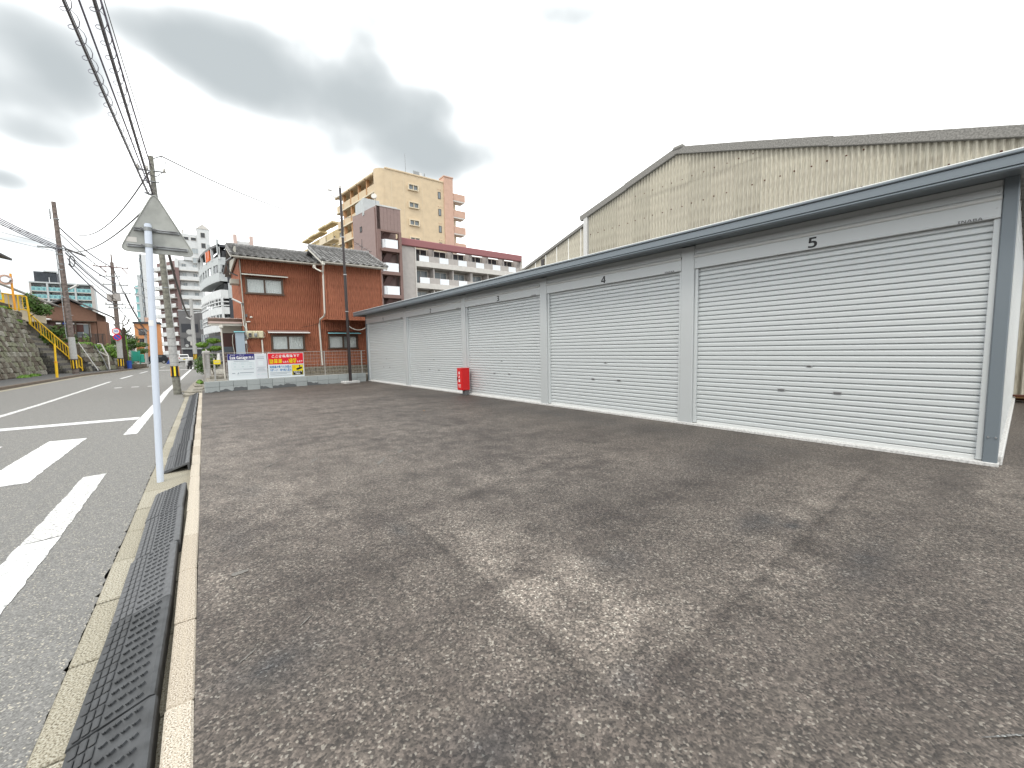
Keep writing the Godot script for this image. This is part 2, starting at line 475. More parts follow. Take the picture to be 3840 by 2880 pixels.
# ------------------------------------------------------------------ sky: bright overcast with grey cloud banks
func make_sky() -> PanoramaSkyMaterial:
	var w := 1280
	var h := 640
	var f := noise(1.0, 77, 6)
	f.frequency = 5.0
	var broad := noise(1.0, 78, 3)
	broad.frequency = 0.9
	# cloud banks: azimuth from the street's direction, height, half widths, weight
	var banks := [[-0.039, 0.514, 0.065, 0.020, 0.60], [0.037, 0.517, 0.087, 0.036, 0.95], [0.108, 0.513, 0.090, 0.045, 1.00], [0.128, 0.479, 0.062, 0.024, 0.80], [0.296, 0.613, 0.082, 0.028, 0.70], [0.297, 0.549, 0.072, 0.053, 0.95], [0.262, 0.500, 0.093, 0.037, 0.95], [0.341, 0.471, 0.122, 0.044, 1.00], [0.396, 0.426, 0.120, 0.038, 1.00], [0.515, 0.408, 0.111, 0.029, 0.85], [0.620, 0.443, 0.050, 0.024, 0.60], [0.458, 0.504, 0.054, 0.026, 0.70], [-0.204, 0.386, 0.067, 0.037, 1.00], [-0.168, 0.455, 0.052, 0.029, 1.20], [-0.142, 0.422, 0.035, 0.028, 1.20], [-0.184, 0.334, 0.038, 0.016, 1.20], [-0.224, 0.265, 0.024, 0.013, 1.20], [-0.114, 0.313, 0.012, 0.010, 0.50], [-0.210, 0.150, 0.043, 0.028, 1.20], [-0.231, 0.115, 0.027, 0.024, 1.20], [0.723, 0.646, 0.071, 0.028, 0.50], [0.824, 0.635, 0.052, 0.018, 0.35], [1.494, 0.336, 0.021, 0.021, 0.45], [-0.200, 0.475, 0.028, 0.024, 0.50], [-0.134, 0.094, 0.020, 0.022, 0.40], [0.397, 0.647, 0.075, 0.021, 0.50]]
	var dens := PackedFloat32Array()
	dens.resize(w * h)
	for b in banks:
		var r0 := clampi(int((0.5 - (b[1] + 2.6 * b[3]) / PI) * h), 0, h - 1)
		var r1 := clampi(int((0.5 - (b[1] - 2.6 * b[3]) / PI) * h), 0, h - 1)
		for y in range(r0, r1 + 1):
			var el := (0.5 - (y + 0.5) / h) * PI
			var c0 := int(((b[0] - 2.6 * b[2]) / TAU + 0.5) * w)
			var c1 := int(((b[0] + 2.6 * b[2]) / TAU + 0.5) * w)
			for x in range(c0, c1 + 1):
				var az := ((x + 0.5) / w - 0.5) * TAU
				var q := pow((az - b[0]) / b[2], 2) + pow((el - b[1]) / b[3], 2)
				dens[y * w + posmod(x, w)] += b[4] * exp(-0.6 * q)
	var data := PackedFloat32Array()
	data.resize(w * h * 3)
	for y in h:
		var el := (0.5 - (y + 0.5) / h) * PI
		for x in w:
			var i := (y * w + x) * 3
			if el < -0.05:
				data[i] = 0.22; data[i + 1] = 0.21; data[i + 2] = 0.2
				continue
			var az := ((x + 0.5) / w - 0.5) * TAU
			var p := V(sin(az) * cos(el), sin(el) * 1.4, -cos(az) * cos(el))
			var k := f.get_noise_3dv(p)
			var m := dens[y * w + x]
			var kb := broad.get_noise_3dv(p * 3.0)
			var d := m * (0.95 + 0.7 * kb) + (0.10 + 0.80 * minf(m, 0.8)) * k
			if absf(az - 0.55) > 1.15 or el > 0.95:     # outside the banks above: the same kind of broken cover
				d += maxf(0.0, broad.get_noise_3dv(p) * 2.2 - 0.1 + 0.4 * k) * smoothstep(1.15, 1.6, maxf(absf(az - 0.55), el + 0.2))
			d = exp(-0.85 * pow(smoothstep(0.0, 1.1, d), 0.7) - 0.40 * smoothstep(0.35, 1.9, d))
			data[i] = lerpf(-0.012, 1.08, d); data[i + 1] = lerpf(0.018, 1.10, d); data[i + 2] = lerpf(0.036, 1.10, d)
	var turned := PackedFloat32Array()                       # the picture's first column looks along -z
	for y in h:
		turned.append_array(data.slice((y * w + w / 2) * 3, (y + 1) * w * 3))
		turned.append_array(data.slice(y * w * 3, (y * w + w / 2) * 3))
	var im := Image.create_from_data(w, h, false, Image.FORMAT_RGBF, turned.to_byte_array())
	var m := PanoramaSkyMaterial.new()
	m.panorama = ImageTexture.create_from_image(im)
	return m

# ------------------------------------------------------------------ ground, road, lot, kerbs
const ROAD_Y := -0.12
# the left kerb of the road, which bends to the right farther on (x, z)
var left_kerb := [Vector2(-7.08, 12), Vector2(-7.08, -41), Vector2(-6.9, -44), Vector2(-6.42, -48), Vector2(-5.85, -55), Vector2(-5.2, -64)]

func sheet(b: MB, p: Array, y: float) -> void:              # a flat polygon given in xz
	var q := PackedVector2Array()
	for a in p: q.append(Vector2(a.x, -a.y))
	var g := Geometry2D.triangulate_polygon(q)
	for k in range(0, g.size(), 3):
		var a := q[g[k]]
		var d := q[g[k + 1]]
		var e := q[g[k + 2]]
		if (d - a).cross(e - a) < 0:
			var w := d; d = e; e = w
		b.tri(V(a.x, y, -a.y), V(d.x, y, -d.y), V(e.x, y, -e.y))

func marking(road: Node, called: String, pts: Array, m: Material, jag := 0.008) -> void:
	var ring := []
	for k in pts.size():
		var a: Vector2 = pts[k]
		var d: Vector2 = pts[(k + 1) % pts.size()]
		var steps := clampi(int(a.distance_to(d) / 0.09), 1, 90)
		for s in steps:
			ring.append(a.lerp(d, float(s) / steps) + (Vector2(rng.randf_range(-jag, jag), rng.randf_range(-jag, jag)) if s else Vector2.ZERO))
	var b := MB.new()
	sheet(b, ring, ROAD_Y + 0.004)
	part(road, called, b, m)

func build_ground() -> void:
	var b := MB.new()
	sheet(b, [Vector2(-400, 300), Vector2(400, 300), Vector2(400, -500), Vector2(-400, -500)], -0.2)
	structure("ground", b, M.ground_dirt)
	# road, with a crumbled edge along the gutter
	b = MB.new()
	var ring := [Vector2(-7.08, 12), Vector2(-0.575, 12)]
	var z := 3.0
	while z > -16.9:
		var e := -0.5705 + rng.randf_range(-0.004, 0.003) - (rng.randf_range(0.004, 0.016) if rng.randf() < 0.16 else 0.0)
		ring.append(Vector2(e, z))
		z -= rng.randf_range(0.018, 0.045)
	ring.append_array([Vector2(-0.56, -17.0), Vector2(0.0, -17.6), Vector2(0.0, -40), Vector2(0.6, -70), Vector2(1.5, -97), Vector2(-24, -120), Vector2(-14, -80)])
	for k in range(left_kerb.size() - 1, 0, -1): ring.append(left_kerb[k])
	sheet(b, ring, ROAD_Y)
	var road := structure("road", b, M.road_asphalt)
	marking(road, "edge_line", [Vector2(-1.19, -6.62), Vector2(-1.0, -6.66), Vector2(-0.97, -4.55), Vector2(-1.165, -4.5)], M.worn_paint, 0.006)
	marking(road, "edge_line", [Vector2(-1.17, -4.49), Vector2(-0.965, -4.53), Vector2(-0.94, 4.0), Vector2(-1.14, 4.0)], M.paint)
	marking(road, "edge_line", [Vector2(-1.21, -9.74), Vector2(-1.03, -9.74), Vector2(-1.06, -14), Vector2(-1.12, -20), Vector2(-1.05, -34), Vector2(-0.9, -57), Vector2(-1.05, -57), Vector2(-1.2, -34), Vector2(-1.28, -20), Vector2(-1.22, -14)], M.paint)
	marking(road, "stop_line", [Vector2(-3.75, -12.35), Vector2(-1.23, -12.35), Vector2(-1.23, -11.93), Vector2(-3.75, -11.93)], M.paint)
	for k in 5:
		var x := -1.64 - 0.93 * k
		marking(road, "crosswalk_bar", [Vector2(x - 0.47, -9.86), Vector2(x - 0.03, -9.82), Vector2(x, -6.74), Vector2(x - 0.44, -6.72)], M.paint)
	marking(road, "centre_line", [Vector2(-4.02, -13.4), Vector2(-3.88, -13.4), Vector2(-3.86, -18), Vector2(-4.08, -31), Vector2(-4.22, -31), Vector2(-4.0, -18)], M.worn_paint, 0.01)
	for k in 4:
		var z0 := -34.5 - 9.0 * k
		marking(road, "centre_line", [Vector2(-4.22 + 0.05 * k, z0), Vector2(-4.08 + 0.05 * k, z0), Vector2(-4.05 + 0.07 * k, z0 - 5), Vector2(-4.19 + 0.07 * k, z0 - 5)], M.paint)
	marking(road, "lane_mark", [Vector2(-3.4, -49.6), Vector2(-1.2, -49.2), Vector2(-1.2, -50.4), Vector2(-3.4, -50.8)], M.worn_paint, 0.02)
	for k in 3:
		marking(road, "lane_mark", [Vector2(-3.2 + 0.55 * k, -24.4), Vector2(-2.95 + 0.55 * k, -24.4), Vector2(-2.95 + 0.55 * k, -24.8), Vector2(-3.2 + 0.55 * k, -24.8)], M.worn_paint, 0.02)
		marking(road, "lane_mark", [Vector2(-3.3 + 0.7 * k, -66), Vector2(-2.9 + 0.7 * k, -66), Vector2(-2.9 + 0.7 * k, -67.5), Vector2(-3.3 + 0.7 * k, -67.5)], M.worn_paint, 0.02)

	# the lot: dusty dark asphalt, with stains and darker bands
	b = MB.new()
	var xs := []
	var x := -0.108
	while x < 6.7:
		xs.append(x)
		x += 0.04
	xs.append_array([7.5, 9.0, 11.0, 14.0, 18.0])
	var zs := []
	z = 9.0
	while z > -18.1:
		zs.append(z)
		z -= (0.036 if z > -3.7 else 0.07) if z < 0.6 and z > -9.0 else 0.13
	var fine := noise(3.4, 11, 4)
	var mid := noise(0.7, 12, 4)
	var wide := noise(0.22, 13, 3)
	var long := noise(0.9, 14, 4)
	# dust patches, oily stains, darker bands by the garages: x, z, radius x, radius z, strength
	var dust := [[1.57, -1.56, 0.34, 0.20, 0.65], [1.5, -1.12, 0.30, 0.16, 0.5], [1.28, -1.55, 0.16, 0.22, 0.5], [1.05, -0.95, 0.2, 0.1, 0.5], [1.4, -2.1, 0.30, 0.45, 0.5], [2.36, -0.9, 0.45, 0.14, 0.55], [3.4, -1.1, 0.6, 0.2, 0.35], [5.4, -0.25, 0.6, 0.14, 0.5], [0.4, -3.9, 0.6, 0.8, 0.35], [1.9, -6.0, 1.5, 1.6, 0.3], [2.6, -3.2, 1.2, 0.6, 0.3], [0.1, -7.0, 0.3, 2.5, 0.35], [-0.02, -2.6, 0.07, 0.16, 0.8], [2.0, -10.0, 2.0, 2.2, 0.25]]
	var dark_marks := [[3.05, -1.22, 0.20, 0.11, 0.75], [3.2, -1.05, 0.10, 0.05, 0.8], [2.96, -0.60, 0.34, 0.10, 0.55], [0.17, -1.82, 0.20, 0.16, 0.55], [1.22, -0.92, 0.14, 0.06, 0.5], [1.85, -1.5, 0.16, 0.14, 0.65], [0.7, -1.02, 0.22, 0.10, 0.5], [4.6, -2.2, 0.9, 0.4, 0.4], [0.25, -4.35, 0.12, 0.2, 0.5], [0.08, -3.3, 0.1, 0.22, 0.4], [1.02, -2.72, 0.06, 0.3, 0.4], [5.4, -5.0, 0.5, 3.0, 0.35], [5.2, -9.0, 0.4, 3.0, 0.25]]
	for zz: float in zs:
		for xx: float in xs:
			var k1 := fine.get_noise_2d(xx, zz)
			var k2 := mid.get_noise_2d(xx, zz)
			var k3 := wide.get_noise_2d(xx, zz)
			var k4 := long.get_noise_2d(xx * 0.35, zz * 1.6)
			var d := 0.36 + 0.26 * k2 + 0.24 * k3 + 0.28 * k4 + 0.26 * k1
			for a in dust:
				var q := pow((xx - a[0]) / a[2], 2) + pow((zz - a[1]) / a[3], 2)
				if q < 7: d += a[4] * exp(-q) * (0.8 + 1.3 * k1)
			# a newer sheet of asphalt begins at two straight seams; dust has gathered in its corner
			var inx := xx - (1.13 + 0.012 * sin(zz * 2.0))
			var inz := (-0.855 - 0.055 * (xx - 1.2)) - zz
			if inz > -0.02 and zz > -3.4: d += (-0.30 * exp(-pow((inx + 0.015) / 0.04, 2)) + (0.24 * exp(-inx / 0.3) if inx > 0 else 0.0)) * smoothstep(-3.4, -2.6, zz)
			if inx > -0.02 and xx < 5.6: d += (-0.30 * exp(-pow((inz + 0.012) / 0.032, 2)) + (0.20 * exp(-inz / 0.35) if inz > 0 else 0.0)) * smoothstep(5.6, 4.6, xx)
			var o := 0.0
			for a in dark_marks:
				var q := pow((xx - a[0]) / a[2], 2) + pow((zz - a[1]) / a[3], 2)
				if q < 7: o += a[4] * exp(-q) * (0.9 + 1.2 * k1)
			d = clampf(d, 0.0, 1.5)
			o = clampf(o, 0.0, 0.85)
			var c := Color(0.135, 0.106, 0.090).lerp(Color(0.55, 0.468, 0.400), d / 1.1)
			c = c.lerp(Color(0.085, 0.083, 0.090), o)
			b.col = c
			b.vert(V(xx, 0, zz), Vector3.UP)
	var nx := xs.size()
	for j in zs.size() - 1:
		for i in nx - 1:
			var p := j * nx + i
			b.ix.append_array(PackedInt32Array([p, p + nx, p + 1, p + 1, p + nx, p + nx + 1]))
	var lot := structure("parking_lot", b, M.lot_asphalt)
	# pale scrapes left on the asphalt
	for s in [[0.55, -5.3, 0.55, 0.012, 0.9], [0.95, -5.15, 0.3, 0.02, 1.0], [1.55, -4.6, 0.4, 0.03, 0.95], [1.9, -4.9, 0.25, 0.03, 0.9], [0.06, -1.95, 0.10, 0.006, 0.7], [0.30, -2.05, 0.09, 0.005, 0.75], [1.95, -0.04, 0.22, 0.005, -0.6], [0.08, -2.75, 0.1, 0.04, 0.2], [0.15, -8.2, 0.2, 0.08, 0.8]]:
		var scrape := MB.new()
		var rim := []
		for k in 14:
			var a := TAU * k / 14.0
			rim.append(Vector2(s[0], s[1]) + Vector2(cos(a) * s[2] * rng.randf_range(0.6, 1.0) * 0.5, sin(a) * s[3] * rng.randf_range(0.4, 1.0)).rotated(-s[4]))
		sheet(scrape, rim, 0.004)
		part(lot, "scrape_mark", scrape, M.scrape if s[0] < 1.94 or s[1] < -1.0 else M.scrape_pale)

	# concrete gutter and edging stones along the lot, block by block
	var gutter := Node3D.new()
	gutter.name = "gutter"
	gutter.set_meta("kind", "structure")
	add_child(gutter)
	var edging := Node3D.new()
	edging.name = "kerb_edging"
	edging.set_meta("kind", "structure")
	add_child(edging)
	for k in 32:
		var zc := 1.22 - 0.578 * k
		bx(gutter, "gutter_block", V(-0.38, -0.155 + rng.randf_range(-0.002, 0.003), zc), V(0.372, 0.10, 0.563), M.gutter_concrete if rng.randf() < 0.6 else M.gutter_concrete_pale, 0.006, Transform3D(), Basis.from_euler(V(0, rng.randf_range(-0.006, 0.006), 0.02)))
		bx(edging, "kerb_stone", V(-0.151 + rng.randf_range(-0.003, 0.003), -0.075 + rng.randf_range(-0.002, 0.003), zc + 0.13), V(0.082, 0.16, 0.571), M.kerb_concrete if rng.randf() < 0.5 else M.kerb_concrete_pale, 0.007, Transform3D(), Basis.from_euler(V(0, rng.randf_range(-0.008, 0.008), 0)))
	# cracked concrete apron between the road and the neighbour's yard
	b = MB.new()
	var apron := structure("pavement_apron", upright([Vector2(-0.62, -17.05), Vector2(-0.02, -16.85), Vector2(0.05, -20), Vector2(-0.1, -27), Vector2(-0.35, -27), Vector2(-0.52, -22)], -0.19, -0.035), M.apron)
	for s in [[-0.42, -18.1, 0.34, 0.9, 0.25], [-0.2, -19.6, 0.28, 1.2, -0.1], [-0.28, -21.6, 0.24, 1.5, 0.05], [-0.1, -23.6, 0.2, 1.7, 0.0]]:
		bx(apron, "slab", V(s[0], -0.025 + rng.randf_range(-0.004, 0.006), s[1]), V(s[2], 0.05, s[3]), M.apron, 0.01, Transform3D(), Basis.from_euler(V(rng.randf_range(-0.02, 0.02), s[4], rng.randf_range(-0.03, 0.03))))

	# pavement on the far side of the road, with its kerb stones
	var outer := [Vector2(-9.65, -64), Vector2(-9.7, -41), Vector2(-9.7, 12)]
	ring = []
	for q in left_kerb: ring.append(Vector2(q.x - 0.16, q.y))
	var walk := structure("sidewalk", upright(ring + outer, -0.19, 0.0), M.side_asphalt)
	for k in left_kerb.size() - 1:
		var a: Vector2 = left_kerb[k] if k else Vector2(-7.08, -20)
		var e: Vector2 = left_kerb[k + 1]
		var count := maxi(1, int(a.distance_to(e) / 0.9))
		for s in count:
			var p := a.lerp(e, (s + 0.5) / count)
			var dir := (e - a).normalized()
			bx(walk, "kerb_stone", V(p.x - 0.08, -0.055, p.y), V(0.155, 0.15, a.distance_to(e) / count - 0.012), M.old_kerb, 0.015, Transform3D(), Basis(V(-dir.y, 0, dir.x), Vector3.UP, V(-dir.x, 0, -dir.y)))
	b = MB.new()
	ring = []
	for q in left_kerb: ring.append(Vector2(q.x + 0.004, q.y))
	for k in range(left_kerb.size() - 1, -1, -1): ring.append(left_kerb[k] + Vector2(0.36, 0))
	sheet(b, ring, ROAD_Y + 0.004)
	part(walk, "gutter_strip", b, M.gutter_concrete)

# ------------------------------------------------------------------ lettering
var bold: SystemFont

func text(parent: Node, called: String, s: String, height: float, m: Material, t: Transform3D, stretch := 1.0) -> MeshInstance3D:
	if bold == null:
		bold = SystemFont.new()
		bold.font_names = PackedStringArray(["Droid Sans"])
		bold.font_weight = 700
	var k := TextMesh.new()
	k.text = s
	k.font = bold
	k.font_size = 64
	k.pixel_size = height / 46.0
	k.depth = 0.002
	return part(parent, called, k, m, t * Transform3D(Basis.from_scale(V(stretch, 1, 1)), V(0, 0, 0.001)))

# characters drawn with a brush: strokes of points on a 10 by 10 grid, y down
const GLYPH := {
	"こ": "2272 16183888", "は": "1119 4383 6167593847678 8", "私": "4112 0343 2129 2407 2446 715898 7599", "有": "0292 5006 3439 3484 8489 3686 3888", "地": "0343 2118 0847 4583 8387 6167 52589896",
	"で": "128254466888 7485 8394", "す": "1292 515748 5645", "駐": "1117 1151 1353 1555 1757 5759 3117 1819 3839 7182 6393 6696 5999 8389", "停": "2013 1419 6061 3191 4383854543 36379736 4888 6869", "車": "1191 2383872723 2585 0898 5059",
	"し": "3137487896", "た": "1353 3119 5484 566898", "ら": "4162 32366586785 9", "通": "0112 032327 07389999 408063 4393 4348 9398 4595 4797 6398", "報": "0141 2023 0343 0646 2649 5190 5159 9194 5494 5796 5879", "ま": "1282 1484 5058 57384789",
	"送": "0112 032327 07389999 4143 8163 3494 3696 5339 6699", "迎": "0112 032327 07389999 4147 4757 6191 6198 9196", "の": "5227162838 56528293 95768 ", "乗": "7131 1282 1484 0686 5059 5609 5699 3236 7276", "り": "3135 717659", "入": "3142 5209 5499", "れ": "3139 1252 0853 53628996",
	"禁": "0242 2025 5292 7075 0525 1787 0999 5759 2636 6686", "止": "5158 5484 2428 0898", "リ": "2126 717659", "タ": "3106 2181 8129 3463", "ー": "1585", "ン": "1132 0992", "・": "4555", "切": "0444 212749 5191 919989 7149", "返": "0112 032327 07389999 4191 4148 4484 8458 5488",
	"清": "0112 0323 0924 3191 4282 3393 6063 4549 4585 8589 4686 4787", "水": "5059 0443 4309 8354 5489", "消": "0112 0323 0924 6063 4152 9182 4449 4484 8489 4686 4787", "火": "5053 5309 5499 1224 8274", "器": "1141431311 6191936361 0595 5409 5499 1646491916 6696996966",
	"ッ": "2426 5456 846859", "ク": "3106 2181 8139", "ス": "1181 8119 5599", "ガ": "1282 8289 4149 7081 8091", "レ": "2128 2895", "ジ": "2132 1334 1979 7996 7081",
	"防": "1119 113133 3353 5154 4393 6339 6383 8389", "犯": "3109 1029 0424 5158 5181 8184 5484 58989 7", "カ": "1282 8289 4149", "メ": "7109 2268", "ラ": "2181 1393 9349", "作": "2014 1419 5034 4292 6269 6494 6696", "動": "0141 0343 13161636 4346 2028 0545 0949 5292 928979 7249", "中": "1383866613 1316 5059 1686",
}

func write(parent: Node, called: String, s: String, x: float, y: float, w: float, h: float, m: Material, frame: Transform3D, brush := 0.1) -> void:
	var b := MB.new()
	for i in s.length():
		if not GLYPH.has(s[i]): continue
		for st in GLYPH[s[i]].split(" ", false):
			for k in range(0, st.length() - 3, 2):
				var a := Vector2(x + (i + 0.06 + 0.088 * int(st[k])) * w, y + (0.94 - 0.094 * int(st[k + 1])) * h)
				var e := Vector2(x + (i + 0.06 + 0.088 * int(st[k + 2])) * w, y + (0.94 - 0.094 * int(st[k + 3])) * h)
				var d := (e - a).normalized() * brush * h * 0.5
				var q := Vector2(-d.y, d.x)
				a -= d * 0.6
				e += d * 0.6
				var zz := 0.0002 * (k % 4)
				b.quad(V(a.x - q.x, a.y - q.y, zz), V(e.x - q.x, e.y - q.y, zz), V(e.x + q.x, e.y + q.y, zz), V(a.x + q.x, a.y + q.y, zz))
	part(parent, called, b, m, frame)

# ------------------------------------------------------------------ the row of five garages
func build_garage() -> void:
	var g := thing("garage_row", "long pale grey prefabricated garage row with five numbered roller shutters", "garage")
	g.transform = face(Vector2(5.63, -17.85), Vector2(6.22, -0.33))
	var length := 17.53
	bx(g, "footing", V(length / 2, 0.016, -0.02), V(length + 0.02, 0.04, 0.13), M.white_footing, 0.006)
	bx(g, "footing", V(length + 0.005, 0.05, -3.55), V(0.05, 0.1, 7.0), M.white_footing, 0.01)
	bx(g, "back_wall", V(length / 2, 1.4, -7.0), V(length, 2.72, 0.05), M.panel_grey)
	for e in [0.045, length - 0.05]:                                   # end walls with upright ribs
		var wall := bx(g, "end_wall", V(e, 1.43, -3.55), V(0.05, 2.66, 6.9), M.galvanised)
		for k in 12:
			bx(wall, "rib", V(0.037 if e > 1 else -0.037, 0, -3.1 + 0.57 * k), V(0.022, 2.62, 0.07), M.silver, 0.006)
	bx(g, "floor_slab", V(length / 2, 0.012, -3.5), V(length - 0.2, 0.02, 6.8), M.white_footing)
	bx(g, "roof_panel", V(length / 2 - 0.03, 2.835, -3.3), V(length + 0.5, 0.05, 7.36), M.galvanised)
	bx(g, "soffit", V(length / 2 - 0.03, 2.788, 0.19), V(length + 0.44, 0.024, 0.38), M.slate_blue)
	var fx := length / 2 - 0.02
	bx(g, "fascia", V(fx, 2.818, 0.40), V(length + 0.56, 0.09, 0.05), M.slate_blue, 0.004)
	bx(g, "fascia_lip", V(fx, 2.755, 0.385), V(length + 0.56, 0.032, 0.075), M.slate_blue, 0.012)
	bx(g, "fascia_top", V(fx, 2.879, 0.405), V(length + 0.56, 0.026, 0.075), M.slate_blue, 0.008)
	bx(g, "roof_edge", V(fx, 2.9, 0.40), V(length + 0.57, 0.014, 0.07), M.silver, 0.004)
	for s in [-0.275, length + 0.235]:
		bx(g, "fascia_end", V(s, 2.82, -3.25), V(0.05, 0.15, 7.2), M.slate_blue, 0.004)
	# uprights
	for u in [3.93, 7.78, 11.03, 14.3]:
		bx(g, "post", V(u, 1.39, -0.035), V(0.205, 2.745, 0.13), M.panel_grey, 0.008)
	for u in [0.04, length - 0.05]:
		var col := bx(g, "corner_column", V(u, 1.40, -0.05), V(0.10 if u > 1 else 0.08, 2.76, 0.16), M.slate_blue, 0.008)
		if u > 1:
			for k in 2:
				cy(col, "bolt", V(-0.022 + 0.05 * k, -1.11, 0.078), V(-0.022 + 0.05 * k, -1.11, 0.092), 0.009, 0.007, M.steel)
	# shutters
	var cross := PackedVector2Array([Vector2(-0.022, 0.0), Vector2(0.0, 0.008), Vector2(0.001, 0.012), Vector2(0.001, 0.046), Vector2(0.0, 0.050), Vector2(-0.013, 0.062), Vector2(-0.022, 0.0665)])
	var doors := [[0.09, 3.828], [4.033, 7.678], [7.883, 10.928], [11.133, 14.198], [14.403, 17.43]]
	for i in 5:
		var u0: float = doors[i][0]
		var u1: float = doors[i][1]
		var mid := (u0 + u1) / 2
		var wide := u1 - u0
		for s in [u0 + 0.024, u1 - 0.024]:
			bx(g, "guide_rail", V(s, 1.235, -0.03), V(0.046, 2.38, 0.055), M.shutter, 0.004)
		var sh := bx(g, "shutter", V(mid, 1.22, -0.085), V(wide - 0.1, 2.36, 0.02), M.shutter)
		var b := MB.new()
		var half := wide / 2 - 0.048
		for k in cross.size() - 1:
			var p := cross[k]
			var q := cross[k + 1]
			b.quad(V(-half, p.y, p.x), V(half, p.y, p.x), V(half, q.y, q.x), V(-half, q.y, q.x))
		var slat := b.mesh()
		for k in 35:
			part(sh, "slat", slat, M.shutter, at(0, -1.135 + 0.0672 * k, 0.042))
		bx(sh, "bottom_rail", V(0, -1.163, 0.03), V(wide - 0.096, 0.052, 0.036), M.silver, 0.005)
		bx(sh, "threshold", V(0, -1.2, 0.085), V(wide - 0.02, 0.02, 0.06), M.silver, 0.004)
		var lock := MB.new()
		lock.cyl(Vector3.ZERO, V(0, 0, 0.006), 0.5, 0.46, 18)
		var lk := part(sh, "lock", lock, M.steel, Transform3D(Basis.from_scale(V(0.075, 0.032, 1.0)), V(0.0, -0.262, 0.043)))
		bx(lk, "keyhole", V(0, 0, 0.0065), V(0.5, 0.3, 0.003), M.black)
		for s in [-0.305, 0.305]:
			var hd := bx(sh, "handle", V(s, -0.585, 0.046), V(0.088, 0.034, 0.008), M.steel, 0.003)
			bx(hd, "grip_hollow", V(0, -0.003, 0.0042), V(0.07, 0.018, 0.002), M.grey_plastic)
		# header above the shutter
		var hw := wide - 0.004 if i else wide + 0.03
		var hd := bx(g, "header_panel", V(mid, 2.50, 0.0), V(hw, 0.165, 0.05), M.panel_grey, 0.004)
		bx(g, "upper_panel", V(mid, 2.742, -0.02), V(hw, 0.062, 0.05), M.panel_grey, 0.003)
		bx(hd, "upper_strip", V(0, 0.172, -0.004), V(hw, 0.075, 0.046), M.panel_grey, 0.003)
		b = MB.new()
		var arc := []
		for k in 7:
			var t := PI * k / 6.0
			arc.append(Vector2(0.022 * sin(t), -0.027 * cos(t)))
		for k in 6:
			b.quad(V(-hw / 2, arc[k].y, arc[k].x), V(hw / 2, arc[k].y, arc[k].x), V(hw / 2, arc[k + 1].y, arc[k + 1].x), V(-hw / 2, arc[k + 1].y, arc[k + 1].x))
		part(hd, "moulding", b, M.silver, at(0, 0.108, 0.014))
		for s in [-1, 1]:
			for y in [0.012, 0.165]:
				cy(hd, "bolt", V(s * (hw / 2 - 0.028), y, 0.018), V(s * (hw / 2 - 0.028), y, 0.03), 0.010, 0.008, M.steel, 10)
		text(hd, "number", str(i + 1), 0.125, M.black, at(0.0, -0.005, 0.025), 1.15)
		text(hd, "maker_name", "INABA", 0.026, M.grey_plastic, at(hw / 2 - 0.20, -0.068, 0.025), 1.5)
		bx(hd, "maker_line", V(hw / 2 - 0.075, -0.066, 0.026), V(0.085, 0.006, 0.003), M.steel)

# ------------------------------------------------------------------ the big shed behind
func wavy(b: MB, x0: float, x1: float, pitch: float, amp: float, lo: Callable, hi: Callable, per := 6, flip := 0.0) -> void:
	var i := b.v.size()
	var count := int(round((x1 - x0) / pitch * per))
	for k in count + 1:
		var x := lerpf(x0, x1, float(k) / count)
		var t := TAU * (x / pitch) + flip
		var nn := V(-amp * TAU / pitch * cos(t), 0, 1).normalized()
		b.vert(V(x, lo.call(x), amp * sin(t)), nn)
		b.vert(V(x, hi.call(x), amp * sin(t)), nn)
	for k in count:
		var p := i + 2 * k
		b.ix.append_array(PackedInt32Array([p, p + 1, p + 3, p, p + 3, p + 2]))

